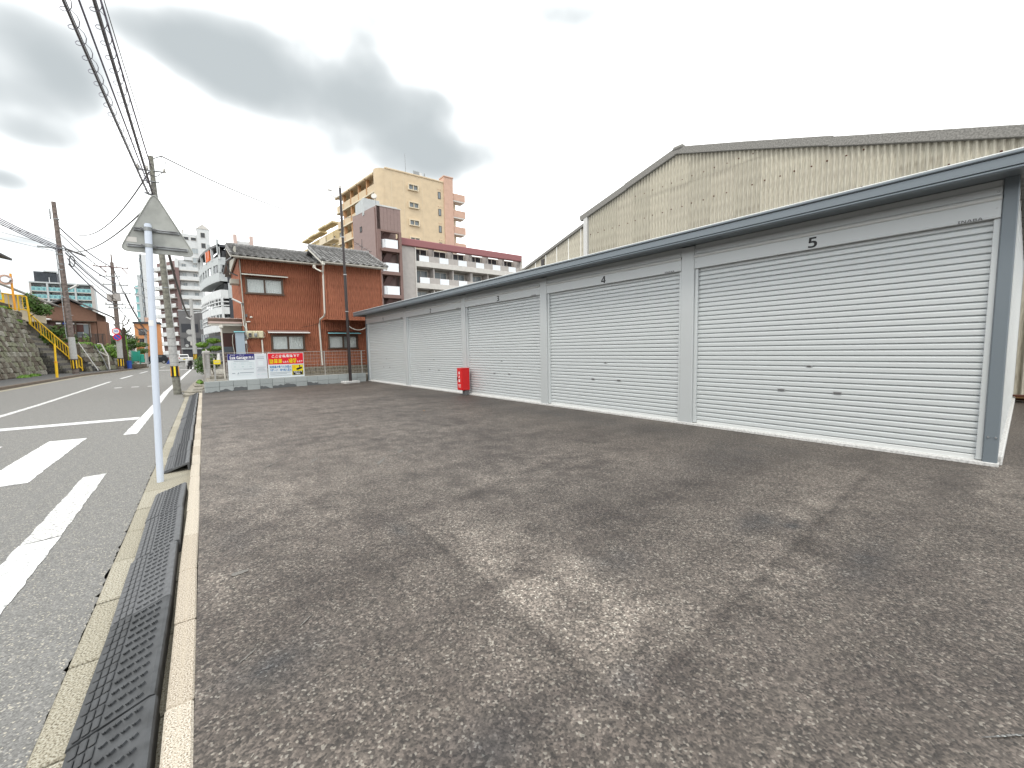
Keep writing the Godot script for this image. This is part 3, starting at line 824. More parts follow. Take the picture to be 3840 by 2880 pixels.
func build_warehouse() -> void:
	# local x runs from the far corner towards the road's near end; x = z + 22
	var t := thing("warehouse", "weathered beige corrugated shed with a low gable behind the garages", "warehouse", V(14.0, 0, -22.0), -PI / 2)
	var top := func(x: float) -> float: return 8.13 - 0.247 * (13.45 - x) if x < 13.45 else 8.13 - 0.3365 * (x - 13.45)
	var lean := func(x: float) -> float: return 6.72 - 0.288 * (8.85 - x)
	bx(t, "backing_wall", V(17.0, 2.0, -0.4), V(16.0, 4.0, 0.1), M.fibre_cement_grey)
	var cols := [M.fibre_cement, M.fibre_cement_pale, M.fibre_cement_grey]
	# upper wall: sheets side by side, lapped at two heights
	var x := 9.13
	var n := 0
	while x < 25.0:
		var w := 0.78
		var x1 := x + w + 0.02
		for row in 3:
			var lo: float = [0.0, 5.05, 6.95][row]
			var hi: float = [5.15, 7.05, 9.0][row]
			if row == 2 and (x < 11.3 or x > 15.9): continue
			if row == 1 and (x < 11.3 or x > 15.9): hi = 9.0
			if top.call(x + 0.4) < lo + 0.12: continue
			var b := MB.new()
			wavy(b, 0, x1 - x, 0.13, 0.03, func(_q): return lo, func(q): return minf(hi, top.call(x + q) - 0.02), 8, rng.randf_range(-0.1, 0.1))
			part(t, "sheet", b, cols[rng.randi() % 3], at(x, 0, 0.008 * row + 0.002 * (n % 2)))
			for k in 2:
				for yy in [[5.27, 3.6], [6.2], [7.12]][row]:
					var bxx := x + 0.13 + 0.42 * k
					if yy < top.call(bxx) - 0.1 and rng.randf() < 0.93:
						cy(t, "hook_bolt", V(bxx, yy - 0.02 * k, 0.02), V(bxx, yy - 0.02 * k, 0.05), 0.026, 0.017, M.rust, 8)
		x += w
		n += 1
	# verge boards, slightly out of line with each other
	for k in 8:
		var a := [13.45 - 4.75, 13.45 - 2.3, 13.4, 15.6, 17.9, 20.3, 22.6, 25.0]
		if k > 6: break
		var p := V(a[k], top.call(a[k]) + 0.03 + 0.012 * (k % 2), 0.06)
		var q := V(a[k + 1] + 0.04, top.call(a[k + 1]) + 0.03 + 0.012 * (k % 2), 0.06)
		var d := (q - p).normalized()
		bx(t, "verge_board", (p + q) / 2 + V(0, 0, 0.004 * (k % 2)), V(p.distance_to(q), 0.24, 0.12), M.verge_board, 0.012, Transform3D(), Basis(d, V(-d.y, d.x, 0), V(0, 0, 1)))
	bx(t, "ridge_cap", V(13.43, 8.22, 0.05), V(0.42, 0.16, 0.2), M.verge_board, 0.05)
	var slope := MB.new()
	slope.quad(V(13.45, 8.2, 0.1), V(13.45, 8.2, -14), V(8.6, 7.0, -14), V(8.6, 7.0, 0.1))
	slope.quad(V(25.2, 4.24, 0.1), V(25.2, 4.24, -14), V(13.45, 8.2, -14), V(13.45, 8.2, 0.1))
	part(t, "roof", slope, M.verge_board)
	bx(t, "corner_post", V(9.0, 3.5, 0.03), V(0.22, 6.95, 0.16), M.white_footing, 0.01)
	# lean-to
	x = 0.6
	while x < 8.75:
		var b := MB.new()
		var w := minf(0.8, 8.9 - x)
		wavy(b, 0, w, 0.13, 0.017, func(_q): return 0.0, func(q): return lean.call(x + q) - 0.03, 8)
		part(t, "sheet", b, cols[rng.randi() % 2], at(x, 0, -0.05))
		x += w
	for k in 3:
		var a := [0.4, 3.2, 6.0, 8.86]
		var p := V(a[k], lean.call(a[k]), 0.0)
		var q := V(a[k + 1], lean.call(a[k + 1]), 0.0)
		var d := (q - p).normalized()
		bx(t, "verge_board", (p + q) / 2, V(p.distance_to(q) - 0.004, 0.13, 0.1), M.verge_board, 0.01, Transform3D(), Basis(d, V(-d.y, d.x, 0), V(0, 0, 1)))
	bx(t, "louvre_vent", V(6.0, 5.56, -0.02), V(0.22, 0.34, 0.06), M.stair_dark, 0.01)
	# scrap leaning at the foot of the shed, past the end of the garages
	for k in 4:
		var o := thing("scrap_plank", ["rusty sheet lying lowest in the scrap by the shed wall", "orange plank second from the bottom in the scrap by the shed", "rusty sheet third from the bottom in the scrap by the shed", "orange plank lying topmost in the scrap by the shed"][k], "plank", V(13.2 - 0.12 * k, 0.02 + 0.05 * k, -0.45 + 0.26 * k), 0.3 * k - 0.4, "scrap planks by the shed")
		bx(o, "plank", V(0, 0.02, 0), V(0.16, 0.035, 1.3), M.plank if k % 2 else M.rust, 0.005)

# ------------------------------------------------------------------ the red corrugated house
# ribbed siding on the plane z, round the openings [x0, x1, y0, y1]
func siding(b: MB, x0: float, x1: float, y0: float, y1: float, holes: Array, z: float, pitch := 0.076, amp := 0.015) -> void:
	var cuts := [x0, x1]
	for h in holes: cuts.append_array([h[0], h[1]])
	cuts.sort()
	for k in cuts.size() - 1:
		var a: float = cuts[k]
		var e: float = cuts[k + 1]
		if e - a < 0.005: continue
		var spans := [[y0, y1]]
		for h in holes:
			if h[0] < (a + e) / 2 and h[1] > (a + e) / 2:
				var next := []
				for s in spans:
					if h[3] <= s[0] or h[2] >= s[1]: next.append(s)
					else:
						if h[2] > s[0]: next.append([s[0], h[2]])
						if h[3] < s[1]: next.append([h[3], s[1]])
				spans = next
		for s in spans:
			var i := b.v.size()
			wavy(b, a, e, pitch, amp, func(_q): return s[0], func(_q): return s[1], 6)
			for j in range(i, b.v.size()): b.v[j] += V(0, 0, z)

# a sliding window with curtains, in the opening [x0, x1, y0, y1] of a wall on the plane z
func house_window(t: Node, h: Array, z: float, drawn: Array) -> void:
	var w: float = h[1] - h[0]
	var hh: float = h[3] - h[2]
	var b := MB.new()
	var k := 0.045
	b.box(V(0, hh / 2 - k / 2, 0), V(w, k, 0.12)); b.box(V(0, -hh / 2 + k / 2, 0), V(w + 0.06, k, 0.16))
	b.box(V(-w / 2 + k / 2, 0, 0), V(k, hh - 2 * k, 0.12)); b.box(V(w / 2 - k / 2, 0, 0), V(k, hh - 2 * k, 0.12))
	var fr := part(t, "window", b, M.bronze_frame, at((h[0] + h[1]) / 2, (h[2] + h[3]) / 2, z))
	for s in 2:
		var sw := (w - 2 * k) / 2
		var sx := (s - 0.5) * sw
		b = MB.new()
		var g := 0.03
		var hz := 0.012 if s else -0.022
		b.box(V(0, hh / 2 - k - g / 2, 0), V(sw, g, 0.03)); b.box(V(0, -hh / 2 + k + g / 2, 0), V(sw, g, 0.03))
		b.box(V(-sw / 2 + g / 2, 0, 0), V(g, hh - 2 * k - 2 * g, 0.03)); b.box(V(sw / 2 - g / 2, 0, 0), V(g, hh - 2 * k - 2 * g, 0.03))
		part(fr, "sash", b, M.bronze_frame, at(sx, 0, hz))
		bx(fr, "pane", V(sx, 0, hz), V(sw - 2 * g, hh - 2 * k - 2 * g, 0.006), M.pane)
		if drawn[s] > 0.0:
			b = MB.new()
			var cw: float = (sw - 0.02) * drawn[s]
			wavy(b, -cw / 2, cw / 2, 0.055 + 0.02 * s, 0.014, func(_q): return -hh / 2 + 0.06, func(_q): return hh / 2 - 0.04, 8, rng.randf() * 6.0)
			part(fr, "curtain", b, M.curtain, at(sx + (sw - cw) * 0.45 * (1 if s else -1), 0, -0.09))

func awning(t: Node, x0: float, x1: float, y: float, z: float, reach: float, top: Material, edge: Material) -> void:
	var b := MB.new()
	var p := PackedVector2Array([Vector2(0, 0.0), Vector2(reach, -0.075), Vector2(reach, -0.055), Vector2(0, 0.045)])
	b.prism(p, 0, x1 - x0, Transform3D(Basis(V(0, 0, 1), Vector3.UP, V(-1, 0, 0)), V(x1 - x0, 0, 0)))
	var a := part(t, "awning", b, top, at(x0, y, z))
	bx(a, "awning_edge", V((x1 - x0) / 2, -0.055, reach + 0.008), V(x1 - x0 + 0.01, 0.045, 0.014), edge, 0.003)

func tile_roof(t: Node, x0: float, x1: float, e: Vector2, r: Vector2) -> void:      # e, r: (y, z) of the eaves and of the ridge
	var run := Vector2(r.y - e.y, r.x - e.x)
	var long := run.length()
	var down := V(0, -run.y / long, -run.x / long)
	var nrm := V(0, -run.x / long, run.y / long)
	var basis := Basis(Vector3.RIGHT, nrm, down)
	var slab := MB.new()
	slab.box(Vector3.ZERO, V(x1 - x0 - 0.03, 0.05, long - 0.04))
	part(t, "roof_deck", slab, M.trim_cream, Transform3D(basis, V((x0 + x1) / 2, (e.x + r.x) / 2, (e.y + r.y) / 2) - nrm * 0.06))
	var cols := int(round((x1 - x0) / 0.262))
	var w := (x1 - x0) / cols
	var rows := int(round(long / 0.262))
	var l := long / rows
	var b := MB.new()
	var seg := 8
	var prof := func(k: int) -> Vector2:
		var f := float(k) / seg
		return Vector2((f - 0.5) * (w + 0.012), 0.022 * sin(TAU * f + 0.6) - 0.01 * f)
	for k in seg:
		var p: Vector2 = prof.call(k)
		var q: Vector2 = prof.call(k + 1)
		b.quad(V(p.x, p.y + 0.03, l / 2 + 0.03), V(q.x, q.y + 0.03, l / 2 + 0.03), V(q.x, q.y, -l / 2), V(p.x, p.y, -l / 2))
		b.quad(V(p.x, p.y + 0.005, l / 2 + 0.03), V(q.x, q.y + 0.005, l / 2 + 0.03), V(q.x, q.y + 0.03, l / 2 + 0.03), V(p.x, p.y + 0.03, l / 2 + 0.03))
	var tile := b.mesh()
	for j in rows:
		for i in cols:
			var o := V(x0 + (i + 0.5) * w, lerpf(r.x, e.x, (j + 0.5) / rows), lerpf(r.y, e.y, (j + 0.5) / rows))
			var turn := Basis.from_euler(V(rng.randf_range(-0.012, 0.012), rng.randf_range(-0.01, 0.01), 0))
			part(t, "roof_tile", tile, M["roof_tile_%d" % clampi(int(rng.randfn(1.6, 0.9)), 0, 3)], Transform3D(basis * turn, o))
	var n := int((x1 - x0) / 0.3)
	for k in n:
		var a := V(x0 + (x1 - x0) * k / n, r.x + 0.06, r.y)
		cy(t, "ridge_tile", a, a + V((x1 - x0) / n + 0.012, 0, 0), 0.085, 0.095, M["roof_tile_%d" % (1 + k % 3)], 10)
	bx(t, "ridge_bed", V((x0 + x1) / 2, r.x + 0.0, r.y), V(x1 - x0, 0.1, 0.16), M.roof_tile_1, 0.01)
	# back slope, verge boards, gutter
	var back := MB.new()
	back.quad(V(x1, r.x, r.y), V(x1, e.x, 2 * r.y - e.y), V(x0, e.x, 2 * r.y - e.y), V(x0, r.x, r.y))
	part(t, "back_slope", back, M.roof_tile_1)
	for x in [x0 - 0.012, x1 + 0.012]:
		bx(t, "verge_board", V(x, (e.x + r.x) / 2, (e.y + r.y) / 2) - nrm * 0.06, V(0.03, 0.13, long), M.trim_cream, 0.004, Transform3D(), basis)
		for k in rows:
			var o := V(x, lerpf(r.x, e.x, (k + 0.5) / rows), lerpf(r.y, e.y, (k + 0.5) / rows)) + nrm * 0.03
			cy(t, "verge_tile", o - down * l * 0.5, o + down * (l * 0.5 + 0.02), 0.05, 0.06, M["roof_tile_%d" % (k % 3)], 8)
	b = MB.new()
	for k in 6:
		var a := PI + PI * k / 6.0
		var c := PI + PI * (k + 1) / 6.0
		b.quad(V(x0, 0.055 * sin(a), 0.055 * cos(a)), V(x0, 0.055 * sin(c), 0.055 * cos(c)), V(x1, 0.055 * sin(c), 0.055 * cos(c)), V(x1, 0.055 * sin(a), 0.055 * cos(a)))
	part(t, "eaves_gutter", b, M.trim_cream, at(0, e.x - 0.055, e.y + 0.06))

func build_house() -> void:
	var yard := upright([Vector2(0.02, -16.9), Vector2(5.5, -17.86), Vector2(5.5, -18.3), Vector2(8.5, -18.3), Vector2(8.5, -34), Vector2(0.02, -34)], -0.19, 0.27)
	structure("yard", yard, M.yard_concrete)
	var t := wthing("red_house", "two storey house in red brown ribbed siding with grey tiled roofs", "house", V(4.0, 0.27, -22.0))
	var wl := [1.54, 2.90, 3.68, 4.36]
	var wm := [2.32, 3.60, 1.35, 2.03]
	var wr := [4.56, 5.87, 1.39, 2.04]
	var b := MB.new()
	siding(b, 1.38, 4.58, 0.62, 5.2, [wl, wm], -20.0)
	part(t, "front_siding", b, M.siding)
	b = MB.new()
	siding(b, 4.36, 6.75, 2.68, 5.15, [], -18.99)
	part(t, "upper_siding", b, M.siding)
	b = MB.new()
	siding(b, 4.58, 6.75, 0.62, 2.75, [wr], -19.98)
	part(t, "lower_siding", b, M.siding)
	b = MB.new()
	siding(b, -25.4, -20.0, 0.62, 5.3, [], 0)
	part(t, "street_siding", b, M.siding, Transform3D(Basis(V(0, 0, 1), Vector3.UP, V(-1, 0, 0)), V(1.385, 0, 0)))
	b = MB.new()
	siding(b, -20.0, -18.99, 2.68, 5.15, [], 0)
	part(t, "upper_side_siding", b, M.siding, Transform3D(Basis(V(0, 0, 1), Vector3.UP, V(-1, 0, 0)), V(4.365, 0, 0)))
	bx(t, "inner_walls", V(4.07, 2.9, -23.1), V(5.3, 4.55, 4.6), M.soffit_grey)
	bx(t, "upper_inner_walls", V(5.56, 3.92, -19.8), V(2.34, 2.4, 1.3), M.soffit_grey)
	bx(t, "upper_soffit", V(5.56, 2.7, -19.5), V(2.38, 0.03, 1.0), M.siding)
	bx(t, "east_siding", V(6.765, 2.9, -22.2), V(0.03, 4.5, 6.3), M.siding)
	bx(t, "upper_trim", V(5.556, 2.67, -18.97), V(2.4, 0.035, 0.05), M.siding)
	bx(t, "corner_trim", V(1.375, 2.9, -19.985), V(0.05, 4.56, 0.05), M.siding)
	bx(t, "corner_trim", V(4.36, 3.9, -18.98), V(0.045, 2.44, 0.045), M.siding)
	bx(t, "corner_trim", V(6.75, 3.9, -18.98), V(0.045, 2.44, 0.045), M.siding)
	for k in 14:                                           # foundation blocks
		for j in 2:
			bx(t, "foundation_block", V(1.55 + 0.4 * k - 0.2 * j, 0.36 + 0.185 * j, -19.96 + rng.randf_range(-0.004, 0.004)), V(0.392, 0.178, 0.12), M.foundation, 0.008)
	house_window(t, wl, -20.0, [1.0, 1.0])
	house_window(t, wm, -20.0, [0.96, 1.0])
	house_window(t, wr, -19.98, [1.0, 0.55])
	awning(t, 1.42, 3.05, 4.47, -19.98, 0.3, M.bronze_frame, M.trim_cream)
	awning(t, 2.20, 3.77, 2.17, -19.98, 0.32, M.brown_panel, M.white)
	awning(t, 4.50, 5.93, 2.16, -19.96, 0.32, M.door_brown, M.cyan_cap)
	tile_roof(t, 1.12, 4.42, Vector2(5.11, -19.5), Vector2(6.04, -22.45))
	tile_roof(t, 4.16, 6.86, Vector2(5.02, -18.45), Vector2(6.05, -20.9))
	bx(t, "gable_board", V(1.3, 5.35, -22.4), V(0.06, 0.5, 4.2), M.soffit_grey)
	bx(t, "eaves_soffit", V(2.75, 5.07, -19.75), V(3.2, 0.02, 0.5), M.soffit_grey)
	bx(t, "eaves_soffit", V(5.5, 4.99, -18.72), V(2.6, 0.02, 0.5), M.soffit_grey)
	tb(t, "side_gutter", [V(1.14, 4.98, -19.5), V(0.98, 4.9, -19.9), V(0.98, 4.9, -23.0)], 0.045, M.grey_plastic, 8)
	tb(t, "side_gutter", [V(0.98, 4.88, -20.2), V(1.06, 4.55, -20.3), V(1.33, 4.42, -20.3)], 0.03, M.grey_plastic, 8)
	tb(t, "downpipe", [V(4.19, 4.98, -18.42), V(4.2, 4.84, -18.5), V(4.27, 4.66, -18.9), V(4.29, 4.5, -19.0), V(4.29, 2.95, -19.1), V(4.27, 2.82, -19.12), V(4.2, 2.7, -19.6), V(4.22, 2.5, -19.9), V(4.25, 0.68, -19.9)], 0.038, M.pipe_white, 8)
	bx(t, "hopper", V(4.19, 4.9, -18.42), V(0.12, 0.14, 0.12), M.pipe_white, 0.02)
	bx(t, "hopper", V(4.05, 4.92, -19.44), V(0.12, 0.14, 0.12), M.pipe_white, 0.02)
	tb(t, "downpipe", [V(4.05, 4.9, -19.44), V(4.1, 4.8, -19.3), V(4.24, 4.66, -18.98)], 0.034, M.pipe_white, 8)
	# pipes, meters, locker, lamp
	tb(t, "conduit", [V(1.40, 5.0, -19.93), V(1.42, 3.2, -19.93), V(1.44, 2.5, -19.92), V(1.42, 1.8, -19.92), V(1.45, 1.2, -19.92), V(1.46, 0.4, -19.92)], 0.022, M.soffit_grey, 6)
	tb(t, "conduit", [V(1.62, 2.56, -19.93), V(1.50, 2.55, -19.92), V(1.47, 2.46, -19.92), V(1.48, 1.85, -19.92)], 0.026, M.pipe_white, 8)
	tb(t, "conduit", [V(1.36, 3.3, -19.9), V(1.38, 2.4, -19.9), V(1.47, 2.25, -19.9)], 0.018, M.pipe_white, 6)
	var mt := bx(t, "meter_board", V(1.76, 2.04, -19.95), V(0.60, 0.30, 0.05), M.meter_beige, 0.015)
	for k in 3:
		var box := bx(mt, "meter_case", V(-0.195 + 0.195 * k, 0.0, 0.05), V(0.175, 0.27, 0.07), M.meter_beige, 0.02)
		if k < 2:
			bx(box, "meter_body", V(0.01, -0.03, 0.06), V(0.11, 0.16, 0.06), M.grey_plastic if k == 0 else M.galvanised, 0.02)
			bx(box, "meter_dial", V(0.01, 0.01, 0.092), V(0.07, 0.05, 0.006), M.black if k == 0 else M.window_pale, 0.002)
		tb(box, "cable_loop", [V(-0.06, -0.13, 0.02), V(-0.05, -0.2, 0.03), V(0.02, -0.22, 0.03), V(0.07, -0.14, 0.02)], 0.006, M.black, 5)
	tb(mt, "cable_loop", [V(0.3, 0.1, 0.06), V(0.35, 0.03, 0.06), V(0.34, -0.08, 0.06), V(0.29, -0.13, 0.06)], 0.008, M.pipe_white, 5)
	tb(t, "vent_pipe", [V(1.98, 1.82, -19.9), V(1.985, 1.6, -19.9), V(1.985, 0.4, -19.9)], 0.03, M.pipe_white, 8)
	var lk := bx(t, "heater_cabinet", V(1.22, 1.2, -19.86), V(0.30, 1.84, 0.26), M.locker_blue, 0.01)
	bx(lk, "cabinet_cap", V(-0.01, 0.935, 0.02), V(0.36, 0.04, 0.34), M.cyan_cap, 0.008)
	tb(t, "hose", [V(1.05, 2.1, -19.8), V(0.98, 2.0, -19.8), V(0.96, 1.7, -19.8), V(1.0, 1.3, -19.8), V(1.02, 0.5, -19.8)], 0.014, M.soffit_grey, 6)
	bx(t, "wire_box", V(1.40, 1.72, -19.86), V(0.1, 0.12, 0.06), M.white, 0.01)
	bx(t, "wire_box", V(1.40, 1.95, -19.86), V(0.07, 0.12, 0.05), M.grey_plastic, 0.01)
	tb(t, "cable_loop", [V(1.36, 1.66, -19.85), V(1.37, 1.5, -19.85), V(1.42, 1.44, -19.85), V(1.48, 1.52, -19.86), V(1.47, 1.7, -19.88)], 0.009, M.grey_plastic, 5)
	tb(t, "lamp_arm", [V(1.40, 3.28, -19.9), V(1.3, 3.3, -19.8)], 0.015, M.galvanised, 6)
	tb(t, "tube_lamp", [V(1.34, 3.28, -19.8), V(1.04, 3.43, -19.75)], 0.035, M.white, 8)
	bx(t, "junction_box", V(1.40, 3.25, -19.93), V(0.1, 0.08, 0.08), M.grey_plastic, 0.01)
	bx(t, "junction_box", V(1.50, 2.8, -19.93), V(0.07, 0.12, 0.06), M.grey_plastic, 0.01)
	bx(t, "sensor", V(1.66, 2.74, -19.92), V(0.09, 0.07, 0.09), M.trim_cream, 0.02)
	tb(t, "loose_wire", [V(3.5, 2.36, -19.97), V(3.9, 2.44, -19.97), V(4.2, 2.55, -19.97)], 0.007, M.black, 4)
	tb(t, "loose_wire", [V(1.7, 2.52, -19.97), V(2.3, 2.53, -19.97)], 0.006, M.siding, 4)
	bx(t, "eaves_box", V(1.22, 4.2, -20.6), V(0.32, 0.2, 0.5), M.soffit_grey, 0.02)
	# porch on the street side
	var top := bx(t, "porch_beam", V(0.82, 2.44, -20.3), V(1.14, 0.09, 0.06), M.trim_cream, 0.006)
	for k in 5:
		bx(top, "porch_roof_sheet", V(-0.46 + 0.235 * k, 0.16, -0.55), V(0.225, 0.02, 1.3), M.pink_roof, 0.004, Transform3D(), Basis.from_euler(V(-0.14, 0, 0)))
		bx(top, "porch_roof_seam", V(-0.575 + 0.235 * k, 0.175, -0.55), V(0.03, 0.03, 1.32), M.pink_roof, 0.006, Transform3D(), Basis.from_euler(V(-0.14, 0, 0)))
	bx(t, "porch_fascia", V(0.82, 2.52, -20.22), V(1.16, 0.07, 0.03), M.pink_roof, 0.004)
	tb(t, "porch_post", [V(0.65, 0.27, -20.3), V(0.64, 2.42, -20.3)], 0.03, M.pipe_white, 8)
	bx(t, "porch_hopper", V(0.64, 2.36, -20.25), V(0.13, 0.12, 0.1), M.pipe_white, 0.02)
	bx(t, "porch_wall", V(1.0, 2.28, -20.9), V(0.72, 0.3, 0.05), M.soffit_grey)
	bx(t, "porch_door", V(0.98, 1.3, -20.95), V(0.62, 1.7, 0.05), M.door_brown, 0.006)
	bx(t, "porch_box", V(0.83, 1.45, -20.7), V(0.36, 0.22, 0.2), M.slate_dark, 0.01)
	bx(t, "door_step", V(0.6, 0.33, -20.6), V(0.9, 0.12, 0.5), M.yard_concrete, 0.01)
	# the aerial
	var mast := cy(t, "aerial_mast", V(6.55, 5.95, -20.9), V(6.6, 6.75, -20.95), 0.016, 0.014, M.stair_dark, 6)
	for k in 7:
		tb(mast, "aerial_rod", [V(-0.25 + 0.1 * k, 0.55 - 0.05 * k, -0.25), V(-0.2 + 0.1 * k, 0.5 - 0.05 * k, 0.3)], 0.008, M.galvanised if k % 2 else M.stair_dark, 4)
	tb(mast, "aerial_boom", [V(-0.35, 0.62, 0.0), V(0.45, 0.2, 0.02)], 0.01, M.stair_dark, 4)

# ------------------------------------------------------------------ buildings farther off
# a window on a face: a frame that stands proud, the panes set back in it
func window(t: Node, f: Transform3D, x: float, y: float, w: float, h: float, frame: Material, glass: Material, bars := 1, deep := 0.12, k := 0.07) -> void:
	var key := "w%.2f %.2f %d %.2f %.2f" % [w, h, bars, deep, k]
	if not boxes.has(key):
		var b := MB.new()
		b.box(V(0, h / 2 - k / 2, deep / 2), V(w, k, deep)); b.box(V(0, -h / 2 + k / 2, deep / 2), V(w, k, deep))
		b.box(V(-w / 2 + k / 2, 0, deep / 2), V(k, h - 2 * k, deep)); b.box(V(w / 2 - k / 2, 0, deep / 2), V(k, h - 2 * k, deep))
		for i in bars: b.box(V(-w / 2 + w * (i + 1) / (bars + 1), 0, deep / 2 - 0.02), V(k * 0.7, h - 2 * k, deep - 0.04))
		boxes[key] = b.mesh()
	var o := part(t, "window", boxes[key], frame, f * at(x, y, 0))
	bx(o, "pane", V(0, 0, 0.02), V(w - 2 * k + 0.01, h - 2 * k + 0.01, 0.03), glass)

func build_far_buildings() -> void:
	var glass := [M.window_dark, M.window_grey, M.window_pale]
	# ---- tall beige apartment block
	var t := wthing("beige_apartments", "tall beige apartment block with salmon fin wall behind the stair tower", "apartment block", V(28, -0.2, -70))
	part(t, "body", upright([Vector2(24.0, -64), Vector2(34.3, -64), Vector2(34.3, -80), Vector2(23.0, -81.5), Vector2(23.4, -79)], -0.2, 29.2), M.wall_beige)
	cy(t, "rounded_corner", V(24.0, -0.2, -65.2), V(24.0, 29.2, -65.2), 1.18, 1.18, M.wall_beige, 28)
	bx(t, "parapet", V(29.2, 29.32, -64.05), V(10.2, 0.25, 0.3), M.wall_beige, 0.04)
	bx(t, "fin_wall", V(35.0, 15, -64.6), V(1.7, 30.4, 1.6), M.wall_salmon, 0.03)
	bx(t, "fin_cap", V(35.0, 30.3, -64.6), V(1.86, 0.2, 1.76), M.wall_salmon, 0.03)
	bx(t, "stair_core", V(36.3, 14, -66.5), V(1.2, 28.2, 3.0), M.wall_cream)
	var f := face(Vector2(24, -64), Vector2(34, -64))
	for k in 9:
		var y := 27.27 - 2.745 * k
		if y < 8: break
		window(t, f, 4.65, y, 1.75, 0.98, M.wall_cream, glass[1], 1, 0.28, 0.13)
		window(t, f, 9.3, y - 0.25, 0.5, 1.1, M.stair_dark, glass[1], 0, 0.06, 0.06)
		for q in 2: bx(t, "vent_cap", V(9.1 + 0.4 * q, y + 0.7, 0.05), V(0.12, 0.1, 0.1), M.wall_salmon, 0.02, f)
		var bal := bx(t, "stair_balcony", V(37.1, y + 0.1, -64.7), V(2.3, 1.15, 1.5), M.wall_salmon, 0.02)
		bx(bal, "slab", V(-0.1, -0.68, 0.0), V(2.2, 0.2, 1.5), M.wall_pale)
	for x in [1.1, 3.1, 6.25]:
		bx(t, "wall_joint", V(x, 18.8, 0.01), V(0.05, 20.6, 0.02), M.wall_cream, 0.0, f)
	cy(t, "aerial_mast", V(27.8, 29.2, -64.6), V(27.75, 32.6, -64.6), 0.06, 0.03, M.galvanised, 6)
	var rail := bx(t, "roof_frame", V(29.7, 29.9, -64.8), V(1.1, 0.9, 0.06), M.galvanised)
	bx(rail, "sheet", V(0.75, -0.05, 0), V(0.45, 0.8, 0.08), M.wall_white)
	cy(t, "roof_tank", V(31.2, 29.3, -65), V(31.2, 30.4, -65), 0.2, 0.08, M.galvanised, 8)
	# balconies on its street side, floor by floor and bay by bay
	f = face(Vector2(21.4, -81), Vector2(23.5, -66.1))
	var flen := Vector2(21.4, -81).distance_to(Vector2(23.5, -66.1))
	for k in 7:
		var y := 26.35 - 2.745 * k
		bx(t, "floor_slab", V(flen / 2, y, -0.7), V(flen, 0.22, 2.0), M.wall_cream, 0.0, f)
		for q in 5:
			var w := flen / 5
			bx(t, "balcony_front", V(w * (q + 0.5), y + 0.66, 0.12 + 0.05 * (q % 2)), V(w - 0.42, 1.12, 0.16), M.wall_beige, 0.03, f)
			bx(t, "balcony_pier", V(w * (q + 1) - 0.1, y + 1.42, -0.1), V(0.2, 2.5, 0.5), M.pillar_orange if q < 4 else M.wall_beige, 0.0, f)
			window(t, f, w * (q + 0.45), y + 1.2, 1.7, 1.9, M.wall_cream, glass[(q + k) % 2], 1, 0.1)
			var last := t.get_child(t.get_child_count() - 1)
			last.position += f.basis.z * -1.45
	part(t, "balcony_back", upright([Vector2(23.3, -81.2), Vector2(25.0, -66.0), Vector2(26, -66), Vector2(26, -81)], 7.0, 29.1), M.wall_beige)
	bx(t, "balcony_roof", V(flen / 2, 29.1, -0.6), V(flen, 0.22, 2.2), M.wall_cream, 0.03, f)
	for k in 5: bx(t, "eaves_box", V(flen / 5 * (k + 0.5), 28.9, 0.35), V(flen / 5 - 0.5, 0.35, 0.5), M.wall_beige, 0.1, f)
	# ---- lower yellow apartments
	t = wthing("yellow_apartments", "lower yellow apartment block with stepped balconies left of the tall one", "apartment block", V(24, -0.2, -96))
	part(t, "body", upright([Vector2(21.6, -106), Vector2(24.2, -86), Vector2(30, -87), Vector2(28, -107)], -0.2, 26.4), M.wall_yellow)
	f = face(Vector2(20.0, -106), Vector2(22.6, -86))
	for q in 5:
		for k in 6:
			var y := 23.4 - 2.7 * k
			bx(t, "balcony_front", V(2.0 + 4.0 * q, y + 0.55, 0.05 + (0.7 if q > 2 else 0.0)), V(3.3, 1.15, 0.16), M.wall_cream if q % 2 else M.wall_yellow, 0.03, f)
			bx(t, "floor_slab", V(2.0 + 4.0 * q, y - 0.1, -0.6 + (0.7 if q > 2 else 0.0)), V(3.6, 0.2, 1.6), M.wall_cream, 0.0, f)
			window(t, f, 2.0 + 4.0 * q, y + 1.0, 1.7, 1.9, M.wall_cream, glass[(q + k) % 3], 1, 0.1)
			t.get_child(t.get_child_count() - 1).position += f.basis.z * -1.55
		bx(t, "roof_eave", V(2.0 + 4.0 * q, 26.45 + 0.12 * (q % 2), -0.45 + (0.7 if q > 2 else 0.0)), V(3.6, 0.45, 1.5), M.wall_yellow, 0.08, f)
	# ---- brown stair tower and its wing of flats
	t = wthing("stair_tower", "mauve brown clad stair tower with white balconies behind the red house", "apartment block", V(17.5, -0.2, -48))
	part(t, "shaft", upright([Vector2(16.2, -47.6), Vector2(18.95, -47.6), Vector2(18.95, -51), Vector2(15.3, -51.6)], -0.2, 17.15), M.brown_panel)
	part(t, "street_wall", upright([Vector2(16.17, -46), Vector2(16.6, -46), Vector2(15.9, -51.7), Vector2(15.25, -51.5)], -0.2, 17.19), M.brown_panel)
	f = face(Vector2(16.2, -46), Vector2(18.95, -46))
	for k in 7: bx(t, "clad_panel", V(0.2 + 0.393 * k, 15.95, -0.1 + 0.004 * (k % 2)), V(0.385, 2.5, 0.2), M.brown_panel, 0.01, f)
	bx(t, "coping", V(1.37, 17.22, -0.1), V(2.85, 0.08, 0.3), M.wall_pale, 0.01, f)
	for x in [0.15, 2.6]: bx(t, "frame_post", V(x, 7.3, -0.15), V(0.32, 14.8, 0.4), M.brown_frame, 0.01, f)
